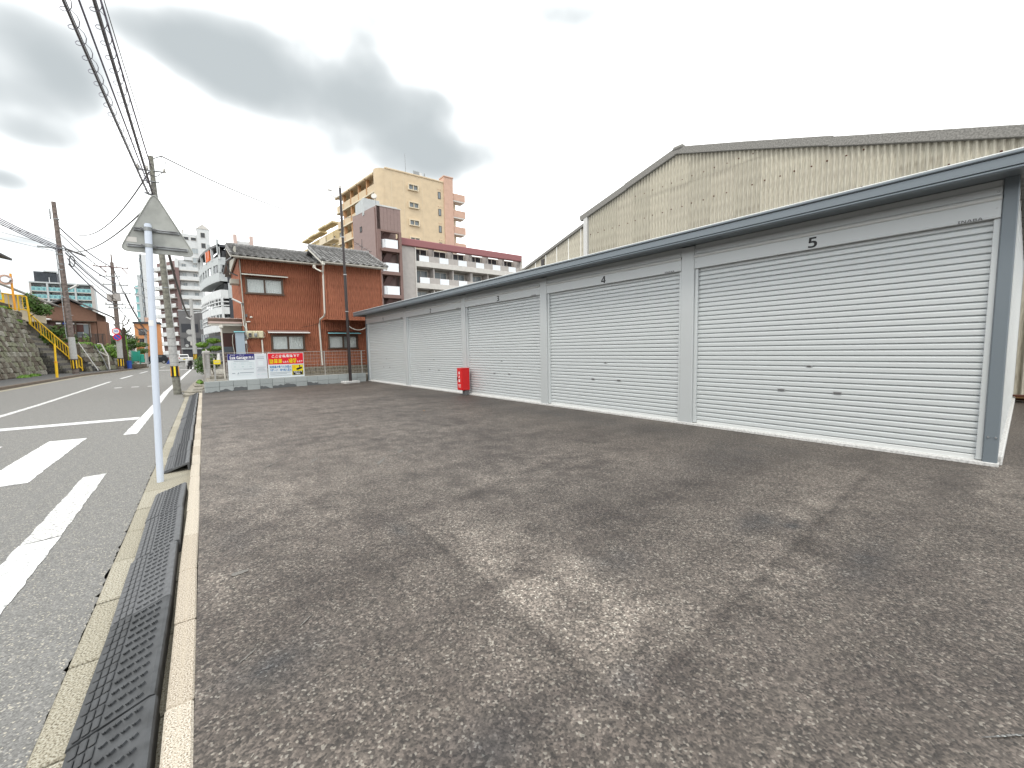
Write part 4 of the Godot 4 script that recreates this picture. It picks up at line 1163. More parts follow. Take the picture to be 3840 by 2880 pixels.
	bx(t, "frame_beam", V(1.37, 14.62, -0.15), V(2.14, 0.2, 0.36), M.brown_frame, 0.01, f)
	for k in 5:
		var y := 12.62 - 2.57 * k
		bx(t, "landing", V(1.37, y - 0.1, -0.5), V(2.1, 0.3, 1.5), M.brown_frame, 0.0, f)
		var fr := bx(t, "balcony_front", V(1.55, y + 0.62, 0.06), V(1.45, 0.95, 0.08), M.balcony_white, 0.01, f)
		bx(fr, "side_panel", V(-0.86, 0.0, -0.2), V(0.36, 0.95, 0.06), M.balcony_white, 0.01, Transform3D(), Basis.from_euler(V(0, -0.9, 0)))
		bx(fr, "ledge", V(-0.06, -0.6, 0.0), V(1.75, 0.24, 0.3), M.brown_frame, 0.01)
		bx(t, "stair_flight", V(1.3, y + 1.75, -0.9), V(0.7, 1.9, 0.12), M.wall_mauve, 0.0, f, Basis.from_euler(V(0.5, 0, -0.35)))
		bx(t, "landing_back", V(1.37, y + 1.0, -1.45), V(2.1, 2.2, 0.05), M.brown_panel, 0.0, f)
	f = face(Vector2(15.25, -51.5), Vector2(16.17, -46))
	window(t, f, 2.0, 15.35, 0.42, 0.6, M.stair_dark, glass[0], 0, 0.06)
	tb(t, "drain_pipe", [V(16.08, 17.0, -46.25), V(16.1, 16.2, -46.2), V(16.1, 0.0, -46.2)], 0.06, M.brown_frame, 8)
	bx(t, "roof_room", V(16.6, 17.7, -50.1), V(1.9, 1.9, 3.0), M.wall_grey_white, 0.02)
	bx(t, "roof_parapet", V(17.7, 17.3, -46.6), V(2.2, 0.5, 0.2), M.wall_grey_white, 0.02)
	cy(t, "dish_mast", V(16.4, 17.1, -46.6), V(16.4, 18.3, -46.6), 0.03, 0.03, M.galvanised, 6)
	cy(t, "satellite_dish", V(16.2, 18.2, -46.4), V(16.1, 18.25, -46.25), 0.26, 0.3, M.wall_pale, 16)
	t = wthing("balcony_flats", "three storey greige flats with white balcony panels under a maroon roof edge", "apartment block", V(28, -0.2, -49))
	part(t, "body", upright([Vector2(20.7, -48.4), Vector2(36.9, -48.4), Vector2(36.9, -56), Vector2(20.7, -56)], -0.2, 13.8), M.wall_greige)
	part(t, "end_wall", upright([Vector2(19.0, -46.9), Vector2(20.95, -46.9), Vector2(20.95, -56), Vector2(19.0, -56)], -0.2, 14.0), M.wall_greige)
	bx(t, "end_trim", V(20.98, 7.0, -46.95), V(0.12, 14.0, 0.3), M.wall_pale)
	bx(t, "far_end_wall", V(36.95, 7.0, -47.6), V(0.2, 14.2, 2.0), M.wall_pale)
	bx(t, "roof_edge", V(28.1, 13.95, -46.9), V(17.9, 0.85, 0.5), M.roof_maroon, 0.08)
	part(t, "roof_end", upright([Vector2(19.0, -46.7), Vector2(20.9, -46.7), Vector2(20.9, -50), Vector2(19.0, -50)], 14.0, 14.35), M.roof_maroon)
	f = face(Vector2(21, -47), Vector2(37, -47))
	for k in 5:
		var y := 11.35 - 2.57 * k
		bx(t, "balcony_slab", V(8.0, y + 0.3, -0.65), V(15.9, 0.62, 1.5), M.wall_pale, 0.02, f)
		for q in 6:
			var x := 0.5 + 2.66 * q
			bx(t, "balcony_wall", V(x + 1.98, y + 0.92, -0.02), V(1.36, 0.8, 0.14), M.wall_greige, 0.02, f)
			var pn := bx(t, "balcony_panel", V(x + 0.65, y + 0.97, 0.02), V(1.26, 0.68, 0.06), M.balcony_white, 0.008, f)
			bx(pn, "panel_frame", V(0, -0.02, -0.03), V(1.34, 0.78, 0.05), M.brown_frame)
			bx(t, "divider", V(x + 1.95, y + 1.65, -0.72), V(0.12, 1.9, 1.3), M.wall_greige, 0.0, f)
			window(t, f, x + 0.75, y + 1.5, 1.8, 1.75, M.trim_cream, glass[(q * 3 + k) % 3], 1, 0.1)
			t.get_child(t.get_child_count() - 1).position += f.basis.z * -1.36
	cy(t, "drain_pipe", V(29.0, 0, -47.2), V(29.0, 13.6, -47.2), 0.05, 0.05, M.wall_pale, 6)

	# ---- white and grey building with orange fins
	t = wthing("white_office", "white and grey curved building with orange fins on its top floor", "office building", V(4, -0.2, -82))
	part(t, "dark_core", upright([Vector2(3.2, -76.2), Vector2(9, -76.2), Vector2(9, -90), Vector2(1.9, -90), Vector2(2.4, -83)], -0.2, 16.9), M.window_dark)  # dark core: glass in the window rows, painted shade behind the open floors
	part(t, "slate_wall", upright([Vector2(3.62, -75.0), Vector2(9.2, -75.0), Vector2(9.2, -76.3), Vector2(3.62, -76.3)], -0.2, 16.9), M.wall_slate)
	bx(t, "white_panel", V(3.9, 10.7, -74.96), V(0.55, 2.2, 0.1), M.wall_grey_white)
	# the street front bows outwards: four straight faces
	var bow := [Vector2(0.36, -89), Vector2(0.78, -84.6), Vector2(1.36, -80.6), Vector2(2.0, -77.5), Vector2(2.7, -75.0), Vector2(3.6, -75.0)]
	for k in bow.size() - 1:
		var a: Vector2 = bow[k]
		var e: Vector2 = bow[k + 1]
		var l := a.distance_to(e)
		f = face(a, e)
		bx(t, "roof_edge", V(l / 2, 17.12, -0.5), V(l, 0.36, 1.3), M.wall_dark_grey if k < 4 else M.wall_slate, 0.02, f)
		bx(t, "parapet", V(l / 2, 14.95, -0.05), V(l, 1.1, 0.2), M.wall_grey_white, 0.01, f)
		bx(t, "parapet", V(l / 2, 12.72, -0.05), V(l, 1.15, 0.2), M.wall_grey_white, 0.01, f)
		bx(t, "parapet", V(l / 2, 10.2, -0.05), V(l, 1.15, 0.2), M.wall_white, 0.01, f)
		bx(t, "floor_slab", V(l / 2, 12.1, -0.7), V(l, 0.16, 1.5), M.wall_grey_white, 0.0, f)
		bx(t, "floor_slab", V(l / 2, 9.6, -0.7), V(l, 0.16, 1.5), M.wall_white, 0.0, f)
		bx(t, "parapet", V(l / 2, 7.75, -0.05), V(l, 1.05, 0.2), M.wall_white, 0.01, f)
		bx(t, "parapet", V(l / 2, 5.2, -0.05), V(l, 1.05, 0.2), M.wall_white, 0.01, f)
		bx(t, "ground_front", V(l / 2, 2.0, -0.1), V(l, 4.2, 0.2), M.wall_slate, 0.0, f)
		var nw := maxi(1, int(l / 1.6))
		for q in nw + 1:
			bx(t, "mullion", V(l * q / nw, 13.85, -0.05), V(0.75 if k < 4 else 0.2, 1.2, 0.2), M.wall_grey_white, 0.0, f)
		bx(t, "column", V(0.1, 16.3, 0.0), V(0.24, 2.2, 0.3), M.wall_white, 0.0, f)
		for q in range(0, int(l / 1.25) + 1):           # white lattice of the lower floors
			bx(t, "lattice_post", V(minf(l - 0.08, 0.1 + 1.25 * q), 7.1, 0.03), V(0.2, 5.0, 0.08), M.wall_white, 0.0, f)
		for y in [9.05, 8.5, 6.6, 6.0]:
			bx(t, "lattice_rail", V(l / 2, y, 0.05), V(l, 0.14, 0.14), M.wall_white, 0.0, f)
	f = face(Vector2(1.36, -80.6), Vector2(2.0, -77.5))
	for q in 3: bx(t, "orange_fin", V(0.45 + 0.8 * q, 16.2, 0.05), V(0.4, 1.5, 0.2), M.orange_stripe, 0.0, f)
	bx(t, "tall_post", V(2.7, 16.9, -75.0), V(0.3, 2.2, 0.3), M.wall_grey_white)
	bx(t, "tall_post", V(1.7, 16.9, -79.0), V(0.3, 2.0, 0.3), M.wall_grey_white)
	# ---- tall white apartments
	t = wthing("white_tower_block", "tall white apartment tower with rows of rounded balconies down the street", "apartment block", V(-3, -0.2, -168))
	part(t, "body", upright([Vector2(-4.2, -165.2), Vector2(1.2, -165.2), Vector2(2, -180), Vector2(-9.6, -176.5)], -0.2, 30.7), M.wall_white)
	f = face(Vector2(-4.3, -164), Vector2(0.9, -164))
	for k in 11:
		var y := 27.3 - 2.9 * k
		if y < 0: break
		bx(t, "balcony_slab", V(2.6, y, -0.5), V(5.2, 0.22, 1.3), M.wall_pale, 0.0, f)
		bx(t, "balcony_front", V(2.6, y + 0.6, 0.08), V(5.1, 1.05, 0.1), M.wall_white, 0.01, f)
		for q in 2:
			window(t, f, 1.25 + 2.7 * q, y + 1.45, 1.1, 1.6, M.wall_pale, glass[1 + (q + k) % 2], 1, 0.1)
			t.get_child(t.get_child_count() - 1).position += f.basis.z * -1.1
	bx(t, "corner_shaft", V(-4.75, 14.0, -164.3), V(0.9, 28, 1.2), M.wall_mauve)
	bx(t, "corner_shaft_top", V(-4.75, 29.4, -164.3), V(0.9, 2.8, 1.2), M.wall_white)
	f = face(Vector2(-10.9, -174.3), Vector2(-5.3, -164.6))
	flen = Vector2(-10.9, -174.3).distance_to(Vector2(-5.3, -164.6))
	for k in 11:
		var y := 27.6 - 2.9 * k
		if y < -0.5: break
		bx(t, "balcony_slab", V(flen / 2, y, -0.3), V(flen, 0.2, 1.6), M.wall_pale, 0.0, f)
		bx(t, "recess_shade_panel", V(flen / 2, y + 1.45, -1.05), V(flen, 2.7, 0.1), M.wall_mauve, 0.0, f)  # dark back panel, the shade inside the balconies put into its colour
		for q in 6:
			bx(t, "balcony_front", V(flen * (q + 0.5) / 6, y + 0.55, 0.5), V(flen / 6 - 0.14, 1.2, 0.2), M.wall_white, 0.07, f)
	bx(t, "roof_block", V(-0.7, 34.6, -166.5), V(4.6, 8.0, 4.0), M.wall_white, 0.02)
	for k in 2: window(t, face(Vector2(-3, -164.5), Vector2(1.6, -164.5)), 1.0 + 1.9 * k, 37.2, 1.4, 1.0, M.wall_pale, glass[0], 0, 0.1)
	for k in 2: window(t, face(Vector2(-3, -164.5), Vector2(1.6, -164.5)), 3.2, 33.6 - 2.9 * k, 1.9, 1.7, M.wall_pale, glass[2], 1, 0.1)
	bx(t, "stair_head", V(2.4, 36.0, -166.0), V(3.2, 9.0, 4.0), M.wall_white, 0.02)
	var b := MB.new()
	b.prism(PackedVector2Array([Vector2(-1.7, 0), Vector2(1.7, 0), Vector2(0, 1.5)]), -2.1, 2.1)
	part(t, "stair_head_roof", b, M.wall_pale, at(2.4, 40.5, -166))
	for k in 2: window(t, face(Vector2(0.8, -164.0), Vector2(4, -164.0)), 1.5, 38.6 - 3.2 * k, 1.2, 1.6, M.wall_pale, glass[0], 0, 0.1)
	bx(t, "finial", V(-2.6, 39.2, -165.0), V(0.5, 1.4, 0.5), M.wall_pale, 0.15)
	# ---- thin tower far off, stepped, with green glass
	t = wthing("thin_tower", "thin pale tower with stepped green glass bays far down the street", "apartment block", V(-16, -0.2, -202))
	bx(t, "body", V(-14.7, 18.7, -202), V(2.4, 37.8, 4), M.wall_white)
	bx(t, "dark_strip", V(-15.95, 18.7, -200.6), V(0.7, 37.6, 1.2), M.wall_grey_white)
	for k in 12: window(t, face(Vector2(-16.3, -200), Vector2(-15.6, -200)), 0.35, 35.5 - 2.9 * k, 0.6, 1.3, M.wall_dark_grey, glass[1], 0, 0.06)
	bx(t, "step_block", V(-16.7, 15, -201), V(1.0, 30.4, 2.0), M.wall_grey_white)
	bx(t, "glass_wall", V(-17.2, 13.2, -201.4), V(1.7, 26.6, 1.6), M.teal_glass)
	for k in 8: bx(t, "bay_slab", V(-17.5, 25.6 - 2.7 * k, -201.0), V(1.5, 0.6, 1.4), M.wall_white, 0.02)
	# ---- rooftop seen over the red house
	t = wthing("rooftop_building", "pale building with two maroon roof fins showing above the red house", "building", V(10.4, -0.2, -132))
	bx(t, "body", V(10.4, 14.6, -133), V(4.6, 29.6, 4.0), M.wall_white)
	for x in [8.6, 12.2]:
		bx(t, "roof_fin", V(x, 30.9, -131.3), V(0.8, 2.8, 1.2), M.pink_roof, 0.05)
	bx(t, "roof_room", V(10.4, 30.0, -131.6), V(3.0, 1.6, 1.0), M.wall_white, 0.03)
	bx(t, "roof_band", V(10.4, 29.5, -130.9), V(4.7, 0.35, 0.4), M.roof_maroon, 0.03)
	# ---- dark grey building where the street bends
	t = wthing("dark_grey_building", "dark grey low building with garage opening where the street bends", "building", V(-1.3, -0.2, -118))
	part(t, "body", upright([Vector2(-3.8, -115), Vector2(-0.1, -115), Vector2(1.3, -112), Vector2(6, -113), Vector2(6, -124), Vector2(-3.8, -124)], -0.2, 10.9), M.wall_dark_grey)
	f = face(Vector2(-3.8, -115), Vector2(-0.1, -115))
	bx(t, "coping", V(1.9, 10.95, -0.2), V(3.9, 0.18, 0.5), M.wall_grey_white, 0.0, f)
	bx(t, "sign_board", V(1.8, 7.1, 0.06), V(2.9, 1.9, 0.1), M.wall_slate, 0.0, f)
	bx(t, "band", V(1.9, 5.6, 0.05), V(3.8, 1.2, 0.12), M.wall_dark_grey, 0.0, f)
	window(t, f, 2.1, 4.1, 2.9, 1.5, M.wall_slate, glass[0], 3, 0.1)  # the loggia: dark panes stand in for its shaded depth
	bx(t, "garage_opening", V(1.9, 1.3, 0.02), V(3.2, 2.3, 0.06), M.wall_slate, 0.0, f)
	bx(t, "garage_lintel", V(1.9, 2.65, 0.1), V(3.6, 0.3, 0.3), M.wall_grey_white, 0.0, f)
	for k in 2: bx(t, "air_conditioner", V(2.2 + 1.3 * k, 3.75 - 0.1 * k, 0.3), V(1.0, 0.9 - 0.3 * k, 0.4), M.wall_pale, 0.03, f)
	cy(t, "satellite_dish", V(-2.75, 3.3, -114.6), V(-2.7, 3.3, -114.45), 0.28, 0.33, M.wall_white, 14)
	f = face(Vector2(-0.1, -115), Vector2(1.3, -112))
	for k in 2:
		for q in 3: window(t, f, 0.6 + 1.0 * q, 7.9 - 3.2 * k, 0.75, 2.0, M.wall_white, glass[1], 0, 0.1)
	bx(t, "canopy", V(0.4, 10.4, -112.3), V(2.6, 0.2, 2.2), M.wall_white, 0.0, Transform3D(), Basis.from_euler(V(0, 0.3, 0.12)))
	# ---- orange building on the far bend
	t = wthing("orange_building", "orange rendered low building with dark roof at the far bend", "building", V(-11, -0.2, -142))
	bx(t, "body", V(-11.0, 4.6, -142), V(4.9, 9.6, 4), M.wall_orange)
	bx(t, "roof_edge", V(-11.0, 9.6, -141.9), V(5.3, 0.5, 4.4), M.wall_slate, 0.03)
	bx(t, "roof_room", V(-10.3, 10.3, -142), V(2.2, 1.4, 2.5), M.wall_salmon)
	for k in 3:
		for q in 2: window(t, face(Vector2(-13.4, -140), Vector2(-8.6, -140)), 1.2 + 2.2 * q, 7.6 - 2.5 * k, 1.0, 1.1, M.wall_mauve, glass[0], 1, 0.1)
	# ---- apartments with turquoise balconies on the hill
	t = wthing("turquoise_apartments", "grey apartment block with rows of turquoise balcony panels on the left hill", "apartment block", V(-41.5, -0.2, -233))
	bx(t, "body", V(-41.5, 14.5, -236), V(15.8, 29.0, 8), M.wall_grey_white)
	for x in [-49.55, -33.45]: bx(t, "end_wall", V(x, 14.6, -231.6), V(0.5, 29.6, 3.4), M.wall_greige)
	bx(t, "roof_slab", V(-41.5, 29.3, -231.5), V(16.4, 0.5, 3.4), M.wall_grey_white)
	for x in [-45.2, -37.9]: bx(t, "divider", V(x, 14.5, -230.7), V(0.5, 29.0, 1.9), M.wall_grey_white)
	for k in 5:
		var y := 26.0 - 2.78 * k
		bx(t, "balcony_slab", V(-41.5, y + 0.1, -231.0), V(15.7, 0.3, 2.0), M.wall_pale)
		for q in 12:
			var x := -48.75 + 1.3 * q + (0.1 if q > 2 else 0.0)
			var pn := bx(t, "balcony_panel", V(x, y + 0.95, -230.0), V(1.22, 1.35, 0.1), M.teal_glass)
			bx(pn, "pane", V(0, -0.05, 0.05), V(0.7, 0.9, 0.04), M.teal_dark)
		for q in 6: window(t, face(Vector2(-49.3, -231.9), Vector2(-33.6, -231.9)), 1.3 + 2.6 * q, y + 1.6, 1.6, 1.9, M.wall_dark_grey, glass[(q + k) % 2], 1, 0.1)
	bx(t, "roof_louvre", V(-45.6, 31.3, -233), V(5.9, 4.2, 4), M.wall_slate)
	for k in 8: bx(t, "louvre_slat", V(-45.4, 29.9 + 0.42 * k, -230.9), V(5.0, 0.16, 0.2), M.slate_dark)
	bx(t, "louvre_frame", V(-44.2, 33.4, -231.2), V(3.6, 1.0, 0.4), M.wall_grey_white)
	cy(t, "roof_aerial", V(-44.6, 29.5, -230.5), V(-44.6, 31.4, -230.5), 0.12, 0.1, M.wall_white, 6)
	# ---- the brown wooden house on the left bank
	t = wthing("brown_house", "brown boarded house with a wide gable on the left bank", "house", V(-11.5, 3.0, -68))
	b = MB.new()
	b.prism(PackedVector2Array([Vector2(-13.5, 2.6), Vector2(-9.45, 2.6), Vector2(-9.45, 6.25), Vector2(-11.56, 7.45), Vector2(-13.5, 6.35)]), -72.0, -66.0)
	part(t, "gable_wall", b, M.wall_brown_wood)
	for s in [[V(-11.5, 7.72, 0), V(-8.6, 6.05, 0)], [V(-14.1, 6.35, 0), V(-11.6, 7.72, 0)]]:
		var p: Vector3 = s[0]
		var q: Vector3 = s[1]
		var d := (q - p).normalized()
		bx(t, "roof_slope", (p + q) / 2 + V(0, 0, -69), V(p.distance_to(q), 0.16, 7.4), M.roof_dark, 0.02, Transform3D(), Basis(d, V(-d.y, d.x, 0), V(0, 0, 1)))
	b = MB.new()
	wavy(b, -15.6, -11.7, 0.35, 0.05, func(_q): return 0.0, func(_q): return 2.2, 6)
	part(t, "metal_roof", b, M.steel_roof, Transform3D(Basis(Vector3.RIGHT, V(0, 0.45, -0.9).normalized(), V(0, 0.9, 0.45).normalized()), V(0, 6.6, -66.6)))
	bx(t, "veranda_shade_panel", V(-12.0, 4.6, -65.95), V(2.9, 1.1, 0.1), M.door_brown)  # flat dark panel, the shade under the veranda painted on the wall
	bx(t, "veranda_beam", V(-11.6, 5.2, -65.8), V(4.2, 0.1, 0.4), M.bark)
	for k in 4: bx(t, "veranda_post", V(-13.2 + 1.05 * k, 4.0, -65.7), V(0.1, 2.3, 0.1), M.bark)
	for k in 3: bx(t, "laundry", V(-12.4 + 0.5 * k, 4.95, -65.75), V(0.4, 0.16, 0.03), [M.white, M.blue_plastic, M.wall_pale][k])
	bx(t, "side_screen", V(-13.6, 4.6, -65.6), V(0.6, 1.3, 0.1), M.wall_pale)
	bx(t, "side_canopy", V(-13.4, 5.35, -65.4), V(1.1, 0.14, 0.7), M.white, 0.03)
	window(t, face(Vector2(-13.5, -65.98), Vector2(-9.5, -65.98)), 2.9, 4.2, 1.2, 1.5, M.wall_pale, glass[1], 1, 0.1)
	bx(t, "side_wall", V(-9.1, 3.9, -67), V(0.8, 2.7, 2.0), M.wall_brown_wood)
	# ---- house at the top of the stone wall
	t = wthing("hilltop_house", "cream house with grey eaves standing above the stone wall", "house", V(-12.5, 4.6, -46.5))
	bx(t, "wall", V(-13.6, 7.1, -46.6), V(3.2, 5.0, 4.0), M.wall_cream)
	for k in 9: bx(t, "siding_board", V(-13.6, 5.0 + 0.5 * k, -44.58), V(3.24, 0.46, 0.06), M.wall_cream, 0.015)
	bx(t, "eaves", V(-13.25, 9.25, -46.3), V(4.0, 0.16, 5.2), M.roof_dark, 0.02, Transform3D(), Basis.from_euler(V(0.0, 0, -0.22)))
	bx(t, "lower_roof", V(-11.6, 6.62, -53.0), V(3.4, 0.14, 4.0), M.verge_board, 0.02, Transform3D(), Basis.from_euler(V(0, 0, -0.5)))
	bx(t, "lower_wall", V(-12.6, 5.4, -53.5), V(3.0, 2.2, 3.0), M.wall_cream)
	# ---- houses on the slope in the distance
	var spots := [[-27.0, 5.0, -150.0, 7.0], [-20.5, 5.6, -158.0, 6.0], [-33.0, 6.5, -175.0, 8.0], [-23.5, 3.6, -130.0, 5.0], [-15.6, 4.2, -136.0, 4.4]]
	for k in spots.size():
		var s: Array = spots[k]
		t = wthing("far_house", ["grey roofed house far along the left slope", "pale green walled house far along the left slope", "dark roofed house highest on the far left slope", "white walled house low on the far left slope", "small dark roofed house beside the orange building"][k], "house", V(s[0], -0.2, s[2]), "houses on the far left slope")
		bx(t, "wall", V(s[0], s[1] / 2, s[2]), V(s[3], s[1] + 0.4, 5), [M.wall_grey_white, M.wall_greige, M.wall_pale, M.wall_white, M.wall_greige][k])
		b = MB.new()
		b.prism(PackedVector2Array([Vector2(-s[3] / 2 - 0.4, 0), Vector2(s[3] / 2 + 0.4, 0), Vector2(0, 1.5)]), -2.9, 2.9)
		part(t, "roof", b, [M.verge_board, M.roof_dark, M.roof_dark, M.steel_roof, M.roof_dark][k], at(s[0], s[1] + 0.2, s[2]))
		for q in 2: window(t, face(Vector2(s[0] - s[3] / 2, s[2] + 2.5), Vector2(s[0] + s[3] / 2, s[2] + 2.5)), s[3] * (0.3 + 0.4 * q), s[1] - 1.1, 1.3, 1.1, M.wall_pale, glass[0], 1, 0.1)

# ------------------------------------------------------------------ the bank on the left: stone wall, stairs, rails
func stones(t: Node, f: Transform3D, wide: float, high: float, w: float, h: float, shapes: Array, reach := 0.0) -> void:
	var y := h * 0.45
	var row := 0
	while y < high:
		var x := w * (0.3 if row % 2 else 0.75)
		while x < wide:
			var sw := w * rng.randf_range(0.8, 1.15)
			if x - sw / 2 > reach * y / high - 0.1:
				var turn := Basis.from_euler(V(rng.randf_range(-0.1, 0.1), rng.randf_range(-0.1, 0.1), rng.randf_range(-0.22, 0.22))).scaled_local(V(sw * 1.03, h * rng.randf_range(0.9, 1.2), 0.3))
				part(t, "stone", shapes[rng.randi() % shapes.size()], M["stone_%d" % [0, 1, 2, 3, 4, 0, 4, 1][rng.randi() % 8]], f * Transform3D(turn, V(x, y, rng.randf_range(-0.02, 0.03))))
			x += w
		y += h
		row += 1

func leaning(a: Vector2, b: Vector2, y: float, back: float) -> Transform3D:   # a face that leans back by that many radians
	var f := face(a, b, y)
	return f * Transform3D(Basis.from_euler(V(-back, 0, 0)), Vector3.ZERO)

func rail(called: String, label: String, pts: Array, high: float, gap: float, m: Material, r := 0.03, group := "") -> void:
	var t := wthing(called, label, "railing", pts[0], group)
	for k in pts.size() - 1:
		var a: Vector3 = pts[k]
		var b: Vector3 = pts[k + 1]
		tb(t, "top_rail", [a + V(0, high, 0), b + V(0, high, 0)], r * 1.2, m, 6)
		tb(t, "bottom_rail", [a + V(0, 0.14, 0), b + V(0, 0.14, 0)], r, m, 6)
		var n := maxi(1, int(Vector2(a.x, a.z).distance_to(Vector2(b.x, b.z)) / gap))
		for i in n + 1:
			var p := a.lerp(b, float(i) / n)
			if i % 5 == 0: bx(t, "post", p + V(0, high / 2, 0), V(0.075, high, 0.075), m, 0.008)
			else: bx(t, "baluster", p + V(0, high / 2 + 0.07, 0), V(0.036, high - 0.14, 0.036), m)

func build_left_bank() -> void:
	# rough stone shapes
	var shapes := []
	for k in 5:
		var b := MB.new()
		b.cbox(Vector3.ZERO, Vector3.ONE * 0.97, 0.13)
		for i in b.v.size():
			var p := b.v[i]
			var q := sin(p.x * 7.0 + k * 2.1) * cos(p.y * 6.0 + k) * 0.09
			b.v[i] = p * (1.0 + q) + V(0.12 * p.y * sin(k * 1.7), 0.1 * p.x * cos(k * 2.3), 0)
		shapes.append(b.mesh())
	structure("bank", upright([Vector2(-10.75, -46.2), Vector2(-10.75, 12), Vector2(-60, 12), Vector2(-60, -100), Vector2(-16, -100), Vector2(-9.2, -64.5), Vector2(-9.6, -56), Vector2(-11.6, -49.8), Vector2(-11.6, -46.2)], -0.19, 2.35), M.ground_dirt)
	structure("upper_terrace", upright([Vector2(-10.8, -46.3), Vector2(-10.8, 12), Vector2(-60, 12), Vector2(-60, -60), Vector2(-11.7, -60), Vector2(-11.7, -46.3)], 2.3, 4.42), M.ground_dirt)
	# stone wall
	var t := wthing("stone_wall", "steep mossy stone retaining wall beside the yellow railed stairs", "stone wall", V(-9.7, 0, -40))
	var back := MB.new()
	back.prism(PackedVector2Array([Vector2(-9.62, -0.19), Vector2(-10.7, 4.5), Vector2(-11.2, 4.5), Vector2(-11.2, -0.19)]), -46.3, 6.0)
	part(t, "backing", back, M.stone_joint)
	var lean := atan2(1.08, 4.6)
	stones(t, leaning(Vector2(-9.62, -36.4), Vector2(-9.62, -46.2), 0.0, lean), 9.7, 4.62, 0.52, 0.34, shapes)
	for k in 16:
		bx(t, "coping_stone", V(-10.82, 4.52, -45.9 + 0.6 * k), V(0.42, 0.2, 0.585), M.stone_2, 0.03)
	bx(t, "top_wall", V(-11.0, 4.85, -42.0), V(0.2, 0.55, 8.0), M.stone_1, 0.02)
	# stairs
	t = wthing("bank_stairs", "steep grey concrete stairs climbing the bank beside the stone wall", "stairs", V(-9.5, 0, -48))
	for k in 20:
		bx(t, "step", V(-8.45 - 0.155 * k - 0.7, 0.1 + 0.2 * k - 0.1, -47.95), V(1.4, 0.4, 3.2), M.step_concrete if k % 2 else M.stone_0, 0.015)
	bx(t, "side_wall", V(-10.0, 1.1, -49.75), V(3.4, 2.4, 0.25), M.stone_1, 0.0, Transform3D(), Basis())
	rail("yellow_stair_rail", "yellow painted steel railing down the bank stairs", [V(-8.25, 0.1, -49.55), V(-10.95, 3.85, -49.55)], 1.0, 0.14, M.yellow, 0.045)
	rail("yellow_top_rail", "yellow steel railing turning the corner on top of the stone wall", [V(-9.95, 3.72, -45.25), V(-9.98, 4.55, -45.2), V(-10.35, 4.62, -45.0), V(-10.95, 4.68, -44.7), V(-10.95, 4.68, -38.0)], 1.12, 0.2, M.yellow, 0.035)
	var post := wthing("yellow_post", "slim yellow signpost on the pavement below the stone wall", "post", V(-7.4, 0, -37.55))
	cy(post, "sleeve", V(-7.4, 0, -37.55), V(-7.38, 0.95, -37.55), 0.065, 0.065, M.yellow, 10)
	cy(post, "tube", V(-7.38, 0.95, -37.55), V(-7.35, 2.1, -37.55), 0.05, 0.045, M.yellow, 10)
	cy(post, "collar", V(-7.38, 0.93, -37.55), V(-7.38, 1.0, -37.55), 0.075, 0.075, M.yellow_orange, 10)
	# convex mirror and panels up on the wall
	t = wthing("convex_mirror", "round convex traffic mirror on an orange pole above the stone wall", "mirror", V(-10.45, 4.6, -43.9))
	cy(t, "pole", V(-10.3, 4.6, -44.0), V(-10.33, 7.1, -44.0), 0.06, 0.06, M.yellow_orange, 10)
	cy(t, "frame", V(-10.56, 6.65, -43.95), V(-10.55, 6.65, -43.82), 0.34, 0.34, M.wall_salmon, 24)
	cy(t, "glass", V(-10.55, 6.65, -43.82), V(-10.55, 6.65, -43.79), 0.28, 0.2, M.mirror_glass, 24)
	t = wthing("railing_board", "pale blue and white board on the railing above the stone wall", "sign", V(-10.9, 5.2, -43.5))
	bx(t, "board", V(-10.93, 5.55, -43.3), V(0.5, 0.7, 0.04), M.locker_blue, 0.006)
	bx(t, "lower_board", V(-10.93, 5.4, -43.27), V(0.5, 0.3, 0.02), M.cyan_cap, 0.004)
	# lower rough wall beyond the stairs
	t = wthing("rock_wall", "low dark rough rock wall beyond the stairs beside the speed limit pole", "stone wall", V(-7.4, 0, -56))
	var line := [Vector2(-8.0, -49.9), Vector2(-7.3, -53), Vector2(-6.7, -58), Vector2(-6.3, -64.5)]
	for k in 3:
		var a: Vector2 = line[k]
		var e: Vector2 = line[k + 1]
		var high: float = [2.3, 1.7, 1.2][k]
		var f := leaning(a, e, 0.0, 0.32)
		bx(t, "backing", V(a.distance_to(e) / 2, high / 2, -0.55), V(a.distance_to(e), high, 0.9), M.stone_joint, 0.0, f)
		stones(t, f, a.distance_to(e), high + 0.1, 0.6, 0.42, shapes)
	part(t, "fill", upright([Vector2(-6.9, -64.5), Vector2(-7.3, -58), Vector2(-7.9, -53), Vector2(-8.7, -49.95), Vector2(-12, -49.95), Vector2(-11, -64.5)], -0.15, 1.75), M.ground_dirt)
	t = wthing("side_stairs", "narrow dark stairs with a white handrail cut into the rock wall", "stairs", V(-7.9, 0, -51.2))
	for k in 10:
		bx(t, "step", V(-7.75 - 0.17 * k, 0.11 + 0.22 * k, -51.0), V(0.5, 0.22, 1.3), M.step_concrete, 0.01)
	tb(t, "handrail", [V(-7.42, 0.06, -50.3), V(-8.45, 2.5, -50.3)], 0.03, M.white, 6)
	t = wthing("white_pipe_rail", "bent white pipe railing leaning on the rock wall", "railing", V(-7.2, 0.1, -53.0))
	tb(t, "pipe", [V(-7.65, 2.42, -52.7), V(-7.4, 2.4, -52.7), V(-7.02, 1.3, -52.6), V(-6.98, 0.05, -52.5)], 0.055, M.wall_pale, 8)
	tb(t, "pipe", [V(-7.75, 1.84, -52.8), V(-7.06, 1.3, -52.6)], 0.04, M.wall_pale, 8)
